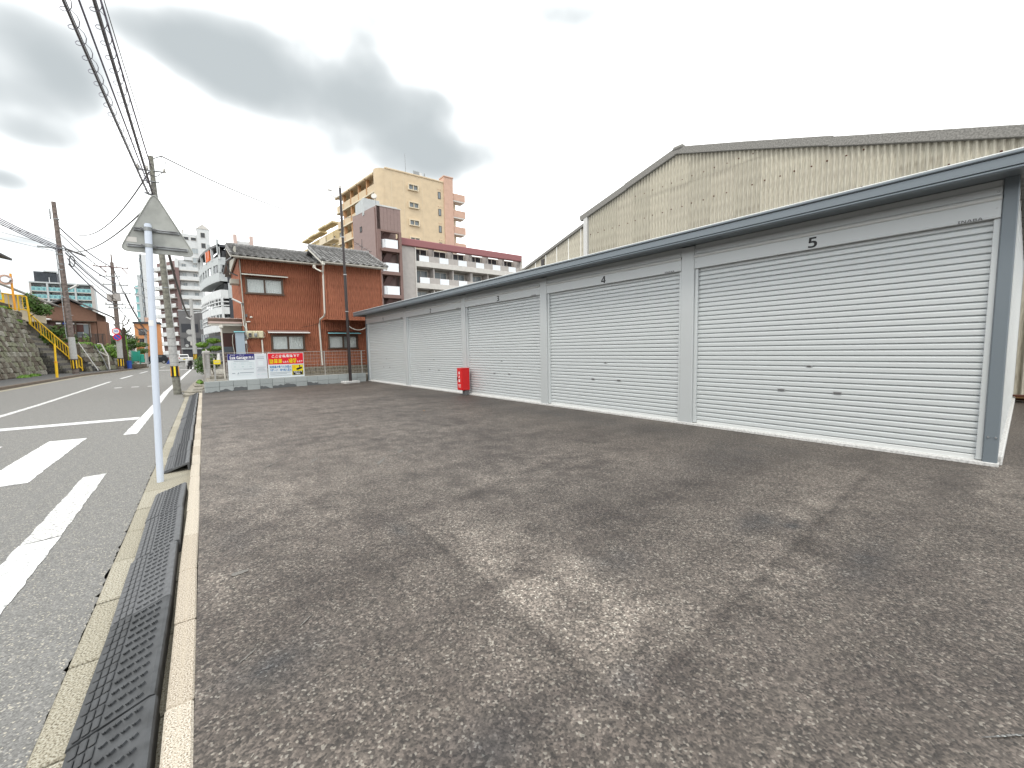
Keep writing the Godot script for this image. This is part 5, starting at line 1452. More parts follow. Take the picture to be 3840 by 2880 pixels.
	tb(t, "pipe", [V(-7.84, 2.3, -52.8), V(-7.4, 1.2, -52.6), V(-7.1, 0.05, -52.5)], 0.035, M.galvanised, 8)
	rail("dark_mesh_fence", "dark see-through fence on the bank below the brown house", [V(-9.8, 2.35, -57.5), V(-7.75, 2.35, -57.5)], 1.15, 0.09, M.stair_dark, 0.02)
	# waste collection frame, bin
	t = wthing("waste_cage", "green framed net cage for waste beside the rock wall", "cage", V(-5.55, 0, -57.2))
	var c := V(-5.55, 0.9, -57.0)
	for x in [-0.3, 0.3]:
		for z in [-0.35, 0.35]: bx(t, "post", c + V(x, 0.0, z), V(0.05, 1.8, 0.05), M.green_net)
	for y in [0.05, 0.85]:
		for z in [-0.35, 0.35]: bx(t, "rail", c + V(0, y, z), V(0.62, 0.05, 0.05), M.green_net)
	bx(t, "net", c + V(0.0, 0.3, -0.2), V(0.6, 1.0, 0.03), M.green_net)
	bx(t, "side_net", c + V(0.5, 0.1, 0.1), V(0.3, 0.85, 0.5), M.green_net, 0.05)
	bx(t, "plinth", c + V(0.1, -0.68, 0.0), V(1.3, 0.42, 0.9), M.stone_1, 0.03)
	t = wthing("blue_bin", "blue plastic bin beside the pole with the round signs", "bin", V(-5.95, 0, -55.6))
	cy(t, "tub", V(-5.95, 0.0, -55.6), V(-5.95, 0.72, -55.6), 0.17, 0.2, M.blue_plastic, 14)
	cy(t, "lid", V(-5.95, 0.72, -55.6), V(-5.95, 0.8, -55.6), 0.22, 0.15, M.blue_plastic, 14)
	t = wthing("dark_board", "dark upright board behind the blue bin", "board", V(-6.3, 0, -56.6))
	bx(t, "board", V(-6.25, 0.95, -56.4), V(0.3, 1.9, 0.12), M.bark, 0.01)

# ------------------------------------------------------------------ block wall, mesh fence and signs at the end of the lot
func build_block_wall() -> void:
	var a := Vector2(-0.03, -16.72)
	var e := Vector2(5.5, -17.72)
	var f := face(a, e)
	var t := thing("block_wall", "low wall of pale grey concrete blocks across the end of the lot", "wall")
	t.transform = f
	var l := a.distance_to(e)
	for j in 2:
		var k := 0
		while k * 0.4 < l - 0.05:
			var x0 := 0.4 * k
			var w := minf(0.4, l - x0)
			var bl := bx(t, "block", V(x0 + w / 2, 0.055 + 0.19 * j + 0.02, -0.06 + rng.randf_range(-0.002, 0.002)), V(w - 0.008, 0.185, 0.12), M["block_%d" % (rng.randi() % 3)], 0.005)
			if j == 0 and k < 11 and k != 3 and k != 7:                        # smears of dark mortar along the foot
				var b := MB.new()
				var ring := PackedVector2Array([Vector2(-w / 2, -0.1)])
				var hgt := rng.randf_range(-0.045, 0.04)
				for q in 9:
					hgt = clampf(hgt + rng.randf_range(-0.035, 0.035), -0.085, 0.06)
					ring.append(Vector2(-w / 2 + w * q / 8.0, hgt))
				ring.append(Vector2(w / 2, -0.1))
				b.prism(ring, 0.0, 0.004)
				part(bl, "mortar_smear", b, M.mortar_smear, at(0, 0, 0.061))
			k += 1
	# welded mesh fence on top
	t = thing("mesh_fence", "cream welded wire mesh fence standing on the block wall", "fence")
	t.transform = f
	for x in [0.05, 1.98, 3.95, 5.5]:
		cy(t, "post", V(x, 0.25, -0.12), V(x, 1.31, -0.12), 0.02, 0.02, M.mesh_wire, 8)
	for k in 8:
		tb(t, "horizontal_wire", [V(0.0, 0.42 + 0.125 * k, -0.11), V(l + 0.05, 0.42 + 0.125 * k, -0.11)], 0.005 if k < 7 else 0.009, M.mesh_wire, 5)
	for k in int(l / 0.12):
		tb(t, "vertical_wire", [V(0.06 + 0.12 * k, 0.36, -0.116), V(0.06 + 0.12 * k, 1.31, -0.116)], 0.0028, M.mesh_wire, 4)
	# ---- left board
	t = thing("rental_sign", "white board with navy heading reading Lux Garage on the mesh fence", "sign")
	t.transform = f * at(0.70, 0.36, -0.085)
	bx(t, "board", V(0.59, 0.45, 0.0), V(1.19, 0.89, 0.012), M.sign_white, 0.003)
	bx(t, "heading", V(0.40, 0.79, 0.008), V(0.80, 0.205, 0.003), M.navy)
	bx(t, "side_panel", V(1.0, 0.45, 0.008), V(0.35, 0.86, 0.003), M.sign_pale)
	for k in 2: text(t, "lettering", "Lux Garage", 0.108, M.print_white, at(0.325 + 0.005 * k, 0.765, 0.010 + 0.0004 * k), 0.66)
	write(t, "lettering", "清水", 0.615, 0.715, 0.088, 0.1, M.print_white, at(0, 0, 0.0115), 0.11)
	write(t, "lettering", "ラックス", 0.08, 0.835, 0.035, 0.035, M.print_white, at(0, 0, 0.0115), 0.16)
	write(t, "lettering", "ガレージ", 0.35, 0.835, 0.035, 0.035, M.print_white, at(0, 0, 0.0115), 0.16)
	var fp := func(x: float, y: float, w: float, h: float, m: Material): bx(t, "print_line", V(x + w / 2, y, 0.0100), V(w, h, 0.002), m)
	fp.call(0.17, 0.645, 0.45, 0.017, M.print_grey)
	for k in 3:
		var x := 0.10 + 0.235 * k
		for s in [[0, 0.60, 0.19, 0.005], [0, 0.40, 0.19, 0.005]]: fp.call(x, s[1], s[2], s[3], M.print_pale)
		for s in [x, x + 0.187]: fp.call(s, 0.5, 0.005, 0.195, M.print_pale)
		fp.call(x + 0.04, 0.575, 0.1, 0.014, M.print_pale)
		fp.call(x + 0.03, 0.525, 0.13, 0.012, M.print_pale)
		fp.call(x + 0.06, 0.455, 0.07, 0.03, M.print_pale)
	fp.call(0.10, 0.365, 0.3, 0.01, M.print_pale)
	fp.call(0.44, 0.365, 0.32, 0.014, M.print_grey)
	fp.call(0.10, 0.235, 0.09, 0.022, M.print_grey)
	var tri := MB.new()
	tri.tri(V(0.24, 0.20, 0), V(0.305, 0.20, 0), V(0.30, 0.27, 0))
	part(t, "emblem", tri, M.print_grey, at(0, 0, 0.0095))
	fp.call(0.33, 0.245, 0.42, 0.024, M.print_grey)
	fp.call(0.24, 0.17, 0.44, 0.009, M.print_pale)
	for s in [[0.87, 0.775, 0.23, 0.02], [0.87, 0.72, 0.23, 0.024], [0.85, 0.41, 0.3, 0.014], [0.9, 0.375, 0.18, 0.01], [0.88, 0.34, 0.22, 0.014], [0.86, 0.305, 0.27, 0.012], [0.86, 0.27, 0.3, 0.008], [0.86, 0.16, 0.06, 0.03], [0.98, 0.165, 0.17, 0.022]]: fp.call(s[0], s[1], s[2], s[3], M.print_grey if s[1] > 0.2 else M.print_pale)
	bx(t, "blank_frame", V(0.985, 0.55, 0.0102), V(0.15, 0.15, 0.002), M.sign_white)
	# ---- right board
	t = thing("no_parking_sign", "red and white notice board forbidding parking beside the white board", "sign")
	t.transform = f * at(1.915, 0.365, -0.085)
	bx(t, "board", V(0.615, 0.45, 0.0), V(1.235, 0.90, 0.012), M.sign_white, 0.003)
	bx(t, "heading", V(0.612, 0.685, 0.008), V(1.20, 0.40, 0.003), M.sign_red)
	write(t, "lettering", "ここは私有地です", 0.13, 0.725, 0.12, 0.125, M.print_white, at(0, 0, 0.0115), 0.14)
	write(t, "lettering", "駐停車", 0.045, 0.515, 0.145, 0.175, M.sign_yellow, at(0, 0, 0.0115), 0.13)
	write(t, "lettering", "したら", 0.485, 0.525, 0.07, 0.09, M.print_white, at(0, 0, 0.0115), 0.15)
	write(t, "lettering", "通報", 0.70, 0.515, 0.135, 0.175, M.sign_yellow, at(0, 0, 0.0115), 0.13)
	write(t, "lettering", "します", 0.98, 0.525, 0.07, 0.09, M.print_white, at(0, 0, 0.0115), 0.15)
	write(t, "lettering", "送迎車の乗り入れ禁止", 0.05, 0.345, 0.073, 0.1, M.print_blue, at(0, 0, 0.0115), 0.13)
	write(t, "lettering", "リターン・切り返し禁止", 0.05, 0.23, 0.0665, 0.1, M.print_blue, at(0, 0, 0.0115), 0.13)
	for s in [[0.05, 0.185, 0.7, 0.018], [0.05, 0.135, 0.56, 0.016], [0.05, 0.075, 0.7, 0.014]]: bx(t, "print_line", V(s[0] + s[2] / 2, s[1], 0.0085), V(s[2], s[3], 0.004), M.print_grey)
	bx(t, "yellow_patch", V(0.995, 0.255, 0.008), V(0.40, 0.385, 0.003), M.black, 0.001)
	bx(t, "yellow_patch", V(0.995, 0.255, 0.0105), V(0.385, 0.37, 0.003), M.sign_yellow)
	bx(t, "black_patch", V(0.995, 0.145, 0.013), V(0.345, 0.135, 0.003), M.black)
	text(t, "lettering", "24", 0.055, M.print_orange, at(0.865, 0.385, 0.0125), 1.0)
	bx(t, "print_line", V(0.87, 0.335, 0.0125), V(0.11, 0.012, 0.002), M.print_orange)
	bx(t, "camera_picture", V(1.06, 0.31, 0.013), V(0.19, 0.07, 0.003), M.black, 0.0, Transform3D(), Basis.from_euler(V(0, 0, 0.32)))
	bx(t, "camera_picture", V(1.07, 0.385, 0.0135), V(0.03, 0.09, 0.003), M.black)
	bx(t, "camera_picture", V(0.965, 0.28, 0.0135), V(0.03, 0.05, 0.003), M.black, 0.0, Transform3D(), Basis.from_euler(V(0, 0, 0.32)))
	write(t, "lettering", "防犯カメラ", 0.85, 0.15, 0.058, 0.06, M.print_white, at(0, 0, 0.0165), 0.15)
	write(t, "lettering", "作動中", 0.905, 0.085, 0.06, 0.06, M.print_white, at(0, 0, 0.0165), 0.15)
	# ---- small yellow plate
	t = thing("yellow_plate", "small yellow plate on the left end of the mesh fence", "sign")
	t.transform = f * at(0.30, 0.92, -0.09)
	bx(t, "plate", V(0.1, 0.075, 0), V(0.2, 0.145, 0.006), M.sign_yellow, 0.002)
	for k in 3: bx(t, "print_line", V(0.05 + 0.05 * k, 0.08, 0.004), V(0.03, 0.05, 0.002), M.meter_beige)
	# ---- gate pillar and loose posts
	t = wthing("gate_pillar", "weathered white concrete gate pillar where the mesh fence begins", "pillar", V(0.1, 0.0, -22.0))
	bx(t, "shaft", V(0.1, 0.72, -22.0), V(0.22, 1.15, 0.3), M.white_footing, 0.02)
	bx(t, "cap", V(0.1, 1.34, -22.0), V(0.29, 0.14, 0.36), M.white_footing, 0.03)
	bx(t, "base", V(0.1, 0.12, -22.0), V(0.24, 0.2, 0.32), M.stone_1, 0.01)
	bx(t, "bracket", V(0.0, 1.0, -21.8), V(0.07, 0.6, 0.05), M.wall_pale, 0.01)
	cy(t, "lamp_stub", V(0.12, 1.41, -22.0), V(0.1, 1.5, -22.0), 0.03, 0.02, M.wall_pale, 8)
	for s in [[0.28, 0.9, 0.045], [0.62, 0.75, 0.03]]:
		t = wthing("loose_post", "taller thicker pale stake behind the block wall" if s[1] > 0.8 else "shorter thinner pale stake behind the block wall", "post", V(s[0], 0.27, -17.4), "pale stakes behind the block wall")
		bx(t, "stake", V(s[0], 0.27 + s[1] / 2 - 0.05, -17.4), V(s[2], s[1], s[2]), M.pole_sheet, 0.005)
	t = wthing("white_cone_bag", "small white bag hanging by the gate behind the mesh fence", "bag", V(0.42, 1.0, -18.0))
	var b := MB.new()
	b.cyl(V(0.42, 0.98, -18.0), V(0.44, 1.3, -18.0), 0.07, 0.03, 10)
	part(t, "bag", b, M.white)

# ------------------------------------------------------------------ rubber kerb ramps
const ORD := ["first", "second", "third", "fourth", "fifth", "sixth", "seventh", "eighth", "ninth", "tenth", "eleventh", "twelfth", "thirteenth", "fourteenth", "fifteenth"]

func build_ramps() -> void:
	var prof := PackedVector2Array([Vector2(-0.462, -0.104), Vector2(-0.458, -0.092), Vector2(-0.236, -0.010), Vector2(-0.222, -0.012), Vector2(-0.216, -0.022), Vector2(-0.216, -0.104), Vector2(-0.234, -0.104), Vector2(-0.236, -0.034), Vector2(-0.42, -0.1)])
	var long := 0.79
	var b := MB.new()
	b.prism(prof, -long / 2, long / 2)
	var body := b.mesh()
	var up := Vector2(0.222, 0.082).normalized()
	var slope := Basis(V(up.x, up.y, 0), V(-up.y, up.x, 0), V(0, 0, 1))
	b = MB.new()
	b.cbox(Vector3.ZERO, V(0.0222, 0.008, 0.0545), 0.003)
	var pad := b.mesh()
	b = MB.new()
	for s in [-1.0, 1.0]:
		b.box(V(0.0055 if s > 0 else -0.0040, 0.0, 0.0030 if s > 0 else 0.0050), V(0.0145 if s > 0 else 0.0085, 0.010, 0.0080), Basis.from_euler(V(0, 0.62 * s, 0)))
	var chevron := b.mesh()
	var start := Vector2(-0.458, -0.092)
	var spots := []                                        # x, y, which tread
	for q in 3: spots.append([0.024 + 0.0265 * q, 0])
	for q in 4: spots.append([0.112 + 0.0305 * q, 1])
	var near := 0
	for k in 22:
		var z := -1.56 - 0.8 * k
		if k > 4: z = -6.5 - 0.8 * (k - 5)
		if z < -17.4: break
		var old := k < 1 or (k > 3 and k % 3)
		var label := ""
		label = "dark rubber kerb ramp beside the edge line, %s from the pale signpost" % ORD[4 - k] if k < 5 else "greyish rubber kerb ramp, %s beyond the pale signpost towards the block wall" % ORD[k - 5]
		var t := thing("kerb_ramp", label, "kerb ramp", V(rng.randf_range(-0.006, 0.004), rng.randf_range(0.0, 0.004), z), rng.randf_range(-0.012, 0.012), "kerb ramps before the signpost" if k < 5 else "kerb ramps beyond the signpost")
		var m: Material = M.rubber if k < 2 else M.rubber_grey
		part(t, "body", body, m)
		var many := MB.new()
		for r in 12:
			for s in spots:
				var o := Transform3D(slope, V(start.x + up.x * s[0], start.y + up.y * s[0], -long / 2 + 0.034 + 0.0655 * r) + slope.y * 0.004)
				if k < 5: part(t, "tread", pad if s[1] == 0 else chevron, m, o)
				elif s[1] == 0: many.box(o.origin, V(0.0222, 0.008, 0.0545), slope)
				else:
					for g in [-1.0, 1.0]: many.box(o * V(0.0055 if g > 0 else -0.0040, 0, 0.0030 if g > 0 else 0.0050), V(0.0145 if g > 0 else 0.0085, 0.010, 0.0080), slope * Basis.from_euler(V(0, 0.62 * g, 0)))
		if k >= 5:
			part(t, "treads", many, m).set_meta("kind", "stuff")

# ------------------------------------------------------------------ poles and cables
func hang(called: String, label: String, group: String, pts: Array, r: float, m: Material, seg := 5) -> Node3D:
	var t := wthing(called, label, "cable", pts[0], group)
	tb(t, "wire", pts, r, m, seg)
	return t

func through(a: Vector3, mid: Vector3, e: Vector3, n := 24) -> Array:    # a curve through three points
	var p := []
	var cut := a.distance_to(mid) / (a.distance_to(mid) + mid.distance_to(e))
	for i in n + 1:
		var t := float(i) / n
		var l0 := (t - cut) * (t - 1.0) / cut
		var l1 := t * (t - 1.0) / (cut * (cut - 1.0))
		var l2 := t * (t - cut) / (1.0 - cut)
		p.append(a * l0 + mid * l1 + e * l2)
	return p

func build_poles() -> void:
	# ---- the pole by the lot
	var nb := V(-0.81, -0.12, -18.54)
	var nt := V(-0.97, 7.85, -18.54)
	var t := wthing("utility_pole", "concrete utility pole with white wrap and black yellow band beside the lot", "utility pole", nb, "utility poles")
	cy(t, "shaft", nb, nt, 0.112, 0.068, M.pole_concrete, 20)
	cy(t, "wrap", nb.lerp(nt, 0.125), nb.lerp(nt, 0.29), 0.122, 0.112, M.pole_sheet, 20)
	for k in 4: cy(t, "tie_wire", nb.lerp(nt, 0.14 + 0.035 * k), nb.lerp(nt, 0.1415 + 0.035 * k), 0.124, 0.124, M.galvanised, 16)
	cy(t, "warning_band", nb.lerp(nt, 0.078), nb.lerp(nt, 0.127), 0.120, 0.119, M.black, 20)
	for k in 6:
		var q := PI * (0.15 + k * 0.36)
		bx(t, "warning_stripe", nb.lerp(nt, 0.1025) + V(0.117 * cos(q), 0, 0.117 * sin(q)), V(0.012, 0.34, 0.055), M.sign_yellow if k % 2 else M.yellow_orange, 0.003, Transform3D(), Basis.from_euler(V(0, -q, 0.02)))
	for k in 9: cy(t, "step_bolt", nb.lerp(nt, 0.36 + 0.06 * k), nb.lerp(nt, 0.36 + 0.06 * k) + V(0.2 if k % 2 else -0.2, 0, 0.02), 0.008, 0.008, M.steel, 6)
	for k in 2: cy(t, "band", nb.lerp(nt, 0.46 + 0.2 * k), nb.lerp(nt, 0.464 + 0.2 * k), 0.102 - 0.01 * k, 0.102 - 0.01 * k, M.galvanised, 16)
	tb(t, "down_cable", [nb.lerp(nt, 0.93) + V(0.06, 0, 0.06), nb.lerp(nt, 0.5) + V(0.09, 0, 0.06), nb.lerp(nt, 0.05) + V(0.115, 0, 0.05)], 0.014, M.pole_sheet, 6)
	tb(t, "cross_arm", [V(-1.35, 7.35, -18.5), V(-0.6, 7.4, -18.5)], 0.025, M.galvanised, 6)
	tb(t, "cross_arm", [V(-1.25, 7.0, -18.45), V(-0.8, 7.02, -18.45)], 0.02, M.galvanised, 6)
	tb(t, "bracket", [V(-1.2, 6.62, -18.45), V(-0.9, 6.55, -18.45)], 0.03, M.galvanised, 6)
	for x in [-1.32, -1.1, -0.65]: cy(t, "insulator", V(x, 7.38, -18.5), V(x, 7.5, -18.5), 0.04, 0.03, M.trim_cream, 8)
	bx(t, "splice_box", V(-1.0, 6.2, -18.4), V(0.16, 0.28, 0.14), M.grey_plastic, 0.03)
	tb(t, "jumper", [V(-1.32, 7.5, -18.5), V(-1.15, 7.2, -18.35), V(-0.85, 7.15, -18.3), V(-0.62, 7.4, -18.35), V(-0.6, 7.75, -18.5), V(-0.72, 7.9, -18.5)], 0.014, M.cable, 6)
	tb(t, "dead_end_arm", [V(-0.97, 7.75, -18.54), V(-0.7, 7.95, -18.6)], 0.018, M.galvanised, 6)
	# ---- thick spiral wrapped cables that pass overhead
	var lines := [[V(-1.12, 6.6, -18.5), V(-1.30, 6.46, -9.2), V(-1.62, 6.8, 8.0), 0.019, "thick black telephone cable with spiral hanger, the one farther from the garages"], [V(-1.0, 6.58, -18.5), V(-0.97, 6.6, -9.0), V(-0.95, 7.0, 8.0), 0.021, "thick black telephone cable with spiral hanger, the one nearer the garages"]]
	for a in lines:
		var p := through(a[0], a[1], a[2])
		var w := wthing("telephone_cable", a[4], "cable", a[0], "overhead telephone cables")
		tb(w, "sheath", p, a[3], M.cable, 8)
		var over := []
		for q in p: over.append(q + V(0.02, a[3] * 1.5, 0))
		tb(w, "messenger_wire", over, a[3] * 0.4, M.cable_thin, 5)
		var coil := []
		var n := 62 * 10
		for i in n + 1:
			var x := float(i) / n * (p.size() - 1)
			var j := mini(int(x), p.size() - 2)
			var c: Vector3 = p[j].lerp(p[j + 1], x - j)
			var ang := TAU * i / 10.0
			coil.append(c + V(cos(ang) * 0.085, 0.02 + sin(ang) * 0.085, 0))
		tb(w, "spiral_hanger", coil, 0.006, M.cable_grey, 4)
	hang("service_wire", "single grey twisted wire between the two spiral wrapped cables overhead", "overhead service wires", through(V(-1.1, 6.95, -18.5), V(-1.19, 6.8, -9.5), V(-1.3, 7.2, 8.0)), 0.016, M.cable_grey, 6)
	hang("power_wire", "grey violet twisted power wire running from the top of the near pole overhead", "overhead power wires", through(V(-0.98, 7.5, -18.5), V(-0.985, 7.2, -9.95), V(-0.98, 7.7, 8.0)), 0.017, M.cable_grey, 6)
	hang("power_wire", "thin dark wire beside the violet power wire overhead", "overhead power wires", through(V(-0.9, 7.85, -18.5), V(-0.93, 7.18, -10.6), V(-1.0, 7.9, 8.0)), 0.008, M.cable_thin)
	hang("tower_wire", "dark wire sagging from the near pole towards the stair tower", "", sag(V(-0.7, 7.95, -18.6), V(15.9, 17.3, -49.4), 1.3, 24), 0.022, M.cable_thin)
	# ---- the tall pole on the far pavement
	var lb := V(-7.74, 0, -44.3)
	var lt := V(-7.93, 12.44, -44.26)
	t = wthing("utility_pole", "tall brown concrete utility pole standing before the bank stairs", "utility pole", lb, "utility poles")
	cy(t, "shaft", lb, lt, 0.19, 0.125, M.pole_brown, 18)
	cy(t, "wrap", lb.lerp(lt, 0.09), lb.lerp(lt, 0.22), 0.20, 0.19, M.pole_sheet, 18)
	cy(t, "warning_band", lb.lerp(lt, 0.03), lb.lerp(lt, 0.085), 0.195, 0.193, M.black, 18)
	for k in 7:
		var q := TAU * k / 7.0
		bx(t, "warning_stripe", lb.lerp(lt, 0.0575) + V(0.195 * cos(q), 0, 0.195 * sin(q)), V(0.012, 0.62, 0.075), M.yellow, 0.003, Transform3D(), Basis.from_euler(V(0, -q, 0)))
	for y in [11.2, 8.7, 8.0, 7.6, 5.6]: cy(t, "band", V(-7.88, y, -44.28), V(-7.88, y + 0.07, -44.28), 0.165, 0.165, M.galvanised, 14)
	for k in 12: cy(t, "step_bolt", lb.lerp(lt, 0.3 + 0.05 * k), lb.lerp(lt, 0.3 + 0.05 * k) + V(0.26 if k % 2 else -0.26, 0, 0.05), 0.014, 0.014, M.steel, 6)
	bx(t, "cross_arm", V(-8.3, 9.15, -44.1), V(1.3, 0.1, 0.1), M.galvanised, 0.01)
	bx(t, "insulator_rack", V(-8.15, 11.55, -44.2), V(0.08, 0.75, 0.08), M.galvanised, 0.01)
	bx(t, "splice_case", V(-7.1, 9.0, -44.4), V(1.1, 0.12, 0.12), M.cable, 0.03, Transform3D(), Basis.from_euler(V(0, 0.3, -0.35)))
	var ring := []
	for k in 15: ring.append(V(-7.3 + 0.14 * cos(TAU * k / 14.0), 8.3 + 0.38 * sin(TAU * k / 14.0), -44.2))
	tb(t, "cable_coil", ring, 0.04, M.cable, 6)
	tb(t, "riser_pipe", [V(-8.05, 9.1, -44.15), V(-8.0, 3.0, -44.12), V(-7.98, 2.6, -44.12)], 0.03, M.galvanised, 6)
	tb(t, "street_lamp_arm", [V(-7.8, 6.0, -44.1), V(-7.3, 6.35, -43.6)], 0.03, M.galvanised, 6)
	tb(t, "lamp_head", [V(-7.45, 6.25, -43.75), V(-7.0, 6.5, -43.4)], 0.07, M.white, 8)
	for k in 4: hang("house_wire", "thin wire from tall brown pole top to the bank, %s from the top" % ORD[k], "wires to the bank houses", sag(V(-8.15, 11.9 - 0.24 * k, -44.2), V(-26.0, 11.9 - 0.3 * k, -43.0), 0.35), 0.016, M.cable_thin)
	for k in 3: hang("branch_wire", "thin wire from the middle of the tall brown pole, %s from the top" % ORD[k], "wires to the bank houses", sag(V(-7.95, 9.7 - 0.4 * k, -44.2), V(-14.0, 9.9 - 0.45 * k, -30.0), 0.25), 0.014, M.cable_thin)
	for k in 4: hang("bundle_cable", "heavy grey cable along the far pavement, %s from the top of its bundle" % ORD[k], "bundled cables on the tall pole", through(V(-7.85, 9.3 - 0.12 * k, -44.2), V(-8.6, 9.05 - 0.1 * k, -36.0), V(-9.8, 9.6 - 0.1 * k, -14.0)), 0.03, M.cable_grey)
	hang("crossing_wire", "dark wire sagging across the road between the two nearest poles, upper", "wires crossing the road", sag(V(-7.8, 11.1, -44.2), V(-1.05, 7.35, -18.6), 1.5, 24), 0.022, M.cable)
	hang("crossing_wire", "dark cable crossing the road between the two nearest poles, lower", "wires crossing the road", sag(V(-7.7, 9.05, -44.2), V(-1.0, 6.45, -18.6), 0.7, 24), 0.026, M.cable)
	# ---- the pole with the round signs
	var sb := V(-6.28, 0, -53.12)
	var st := V(-6.21, 9.9, -53.13)
	t = wthing("utility_pole", "utility pole with several cross arms carrying two round traffic signs", "utility pole", sb, "utility poles")
	cy(t, "shaft", sb, st, 0.20, 0.13, M.pole_brown, 16)
	cy(t, "top_pin", st, st + V(0, 0.75, 0), 0.06, 0.05, M.pole_brown, 8)
	cy(t, "wrap", sb.lerp(st, 0.11), sb.lerp(st, 0.3), 0.21, 0.2, M.pole_sheet, 16)
	cy(t, "warning_band", sb.lerp(st, 0.03), sb.lerp(st, 0.105), 0.205, 0.203, M.black, 16)
	for k in 6:
		var q := TAU * k / 6.0 + 0.3
		bx(t, "warning_stripe", sb.lerp(st, 0.067) + V(0.205 * cos(q), 0, 0.205 * sin(q)), V(0.012, 0.66, 0.09), M.yellow, 0.003, Transform3D(), Basis.from_euler(V(0, -q, 0)))
	for a in [[9.45, -1.25, 1.15], [8.6, -0.9, 0.5], [7.85, -0.7, 1.0], [7.1, -0.1, 1.7], [6.05, -0.7, 1.1], [5.75, -0.5, 1.3]]:
		var arm := bx(t, "cross_arm", V(-6.23 + (a[1] + a[2]) / 2, a[0], -53.0), V(a[2] - a[1], 0.09, 0.09), M.wall_mauve if a[0] > 9 else M.galvanised, 0.01)
		for k in 4: cy(arm, "insulator", V((a[2] - a[1]) * (k / 3.0 - 0.5) * 0.92, 0.04, 0), V((a[2] - a[1]) * (k / 3.0 - 0.5) * 0.92, 0.2, 0), 0.05, 0.035, M.wall_pale, 7)
	for s in [-0.75, 0.7]: tb(t, "arm_brace", [V(-6.23 + s, 9.4, -53.0), V(-6.23 + s + 0.35, 8.9, -53.0)], 0.05, M.wall_mauve, 6)
	cy(t, "transformer", V(-6.05, 6.35, -52.75), V(-6.05, 7.0, -52.75), 0.26, 0.26, M.wall_greige, 14)
	cy(t, "transformer", V(-6.55, 6.3, -52.85), V(-6.55, 6.95, -52.85), 0.2, 0.2, M.wall_greige, 14)
	tb(t, "riser_cable", [V(-6.1, 8.4, -52.9), V(-6.22, 7.4, -52.88), V(-6.02, 7.0, -52.8)], 0.05, M.cable, 6)
	var loop := []
	for k in 13: loop.append(V(-5.2 + 0.4 * cos(TAU * k / 12.0), 7.7 + 0.22 * sin(TAU * k / 12.0), -53.0))
	tb(t, "cable_loop", loop, 0.03, M.cable_grey, 5)
	for k in 2:
		var c: Vector3 = [V(-6.36, 3.58, -52.85), V(-6.31, 3.02, -52.85)][k]
		var s := wthing(["speed_sign", "no_parking_disc"][k], ["round white speed limit sign with red rim reading 30", "round blue no parking disc with red rim and bar"][k], "traffic sign", c)
		cy(s, "disc", c, c + V(0, 0, 0.02), 0.30, 0.30, M.sign_red, 28)
		cy(s, "face", c + V(0, 0, 0.02), c + V(0, 0, 0.024), 0.23, 0.23, M.sign_blue if k else M.print_white, 28)
		if k: bx(s, "bar", c + V(0, 0, 0.028), V(0.46, 0.06, 0.006), M.sign_red, 0.0, Transform3D(), Basis.from_euler(V(0, 0, -PI / 4)))
		else: text(s, "number", "30", 0.2, M.sign_blue, at(c.x, c.y, c.z + 0.024))
	var drops := [[10.7, 9.5], [10.2, 8.7], [9.4, 8.0], [9.2, 7.2], [8.9, 7.0], [8.5, 6.4], [8.1, 6.1]]
	for k in drops.size():
		hang("span_cable", "dark cable between tall brown pole and cross arm pole, %s from the top" % ORD[k], "cables to the cross arm pole", sag(V(-7.8 + 0.05 * k, drops[k][0], -44.3), V(-6.3 + 0.12 * (k % 3), drops[k][1], -53.0), 0.25), 0.028 if k % 2 else 0.045, M.cable if k % 2 else M.cable_grey)
	for k in 6:
		hang("far_cable", "dark cable running on from the cross arm pole, %s from the top" % ORD[k], "cables beyond the cross arm pole", sag(V(-6.2 + 0.35 * (k % 4), [9.6, 8.0, 7.2, 7.0, 6.1, 5.8][k], -53.0), V(-6.6 + 0.2 * (k % 3), 5.0 - 0.16 * k, -80.0), 0.5), 0.02 if k % 2 else 0.035, M.cable)
	for k in 3:
		hang("cross_street_wire", "thin wire from cross arm pole over the road, %s from the top" % ORD[k], "wires over the far road", sag(V(-5.3, 9.5 - 1.0 * k, -53.0), V(-0.7, 6.2 - 0.3 * k, -49.3), 0.3), 0.014, M.cable_thin)
	# ---- poles farther on
	var fb := V(-0.62, -0.12, -49.2)
	t = wthing("utility_pole", "slim pale utility pole with two small round mirrors on the right pavement", "utility pole", fb, "utility poles")
	cy(t, "shaft", fb, V(-0.6, 6.5, -49.2), 0.18, 0.12, M.pole_sheet, 14)
	cy(t, "warning_band", V(-0.62, 0.75, -49.2), V(-0.62, 1.35, -49.2), 0.185, 0.183, M.black, 14)
	for k in 3: bx(t, "warning_stripe", V(-0.72 + 0.1 * k, 1.05, -49.02), V(0.045, 0.52, 0.015), M.yellow)
	for k in 2: cy(t, "round_mirror", V(-0.9, 3.4 - 0.65 * k, -49.15), V(-0.9, 3.4 - 0.65 * k, -49.1), 0.24, 0.24, M.pole_sheet, 18)
	for k in 2: tb(t, "mirror_arm", [V(-0.9, 3.4 - 0.65 * k, -49.16), V(-0.62, 3.4 - 0.65 * k, -49.2)], 0.025, M.galvanised, 6)
	tb(t, "lamp_head", [V(-1.05, 4.75, -48.9), V(-0.75, 4.6, -49.1)], 0.06, M.white, 8)
	hang("black_drop_cable", "thick black cable dropping from the near pole to the slim pale pole", "", sag(V(-0.85, 5.7, -18.6), V(-0.66, 4.9, -49.1), 1.1, 24), 0.05, M.cable, 6)
	var gb := V(-6.67, -0.12, -80.0)
	t = wthing("utility_pole", "distant grey utility pole by the orange building", "utility pole", gb, "utility poles")
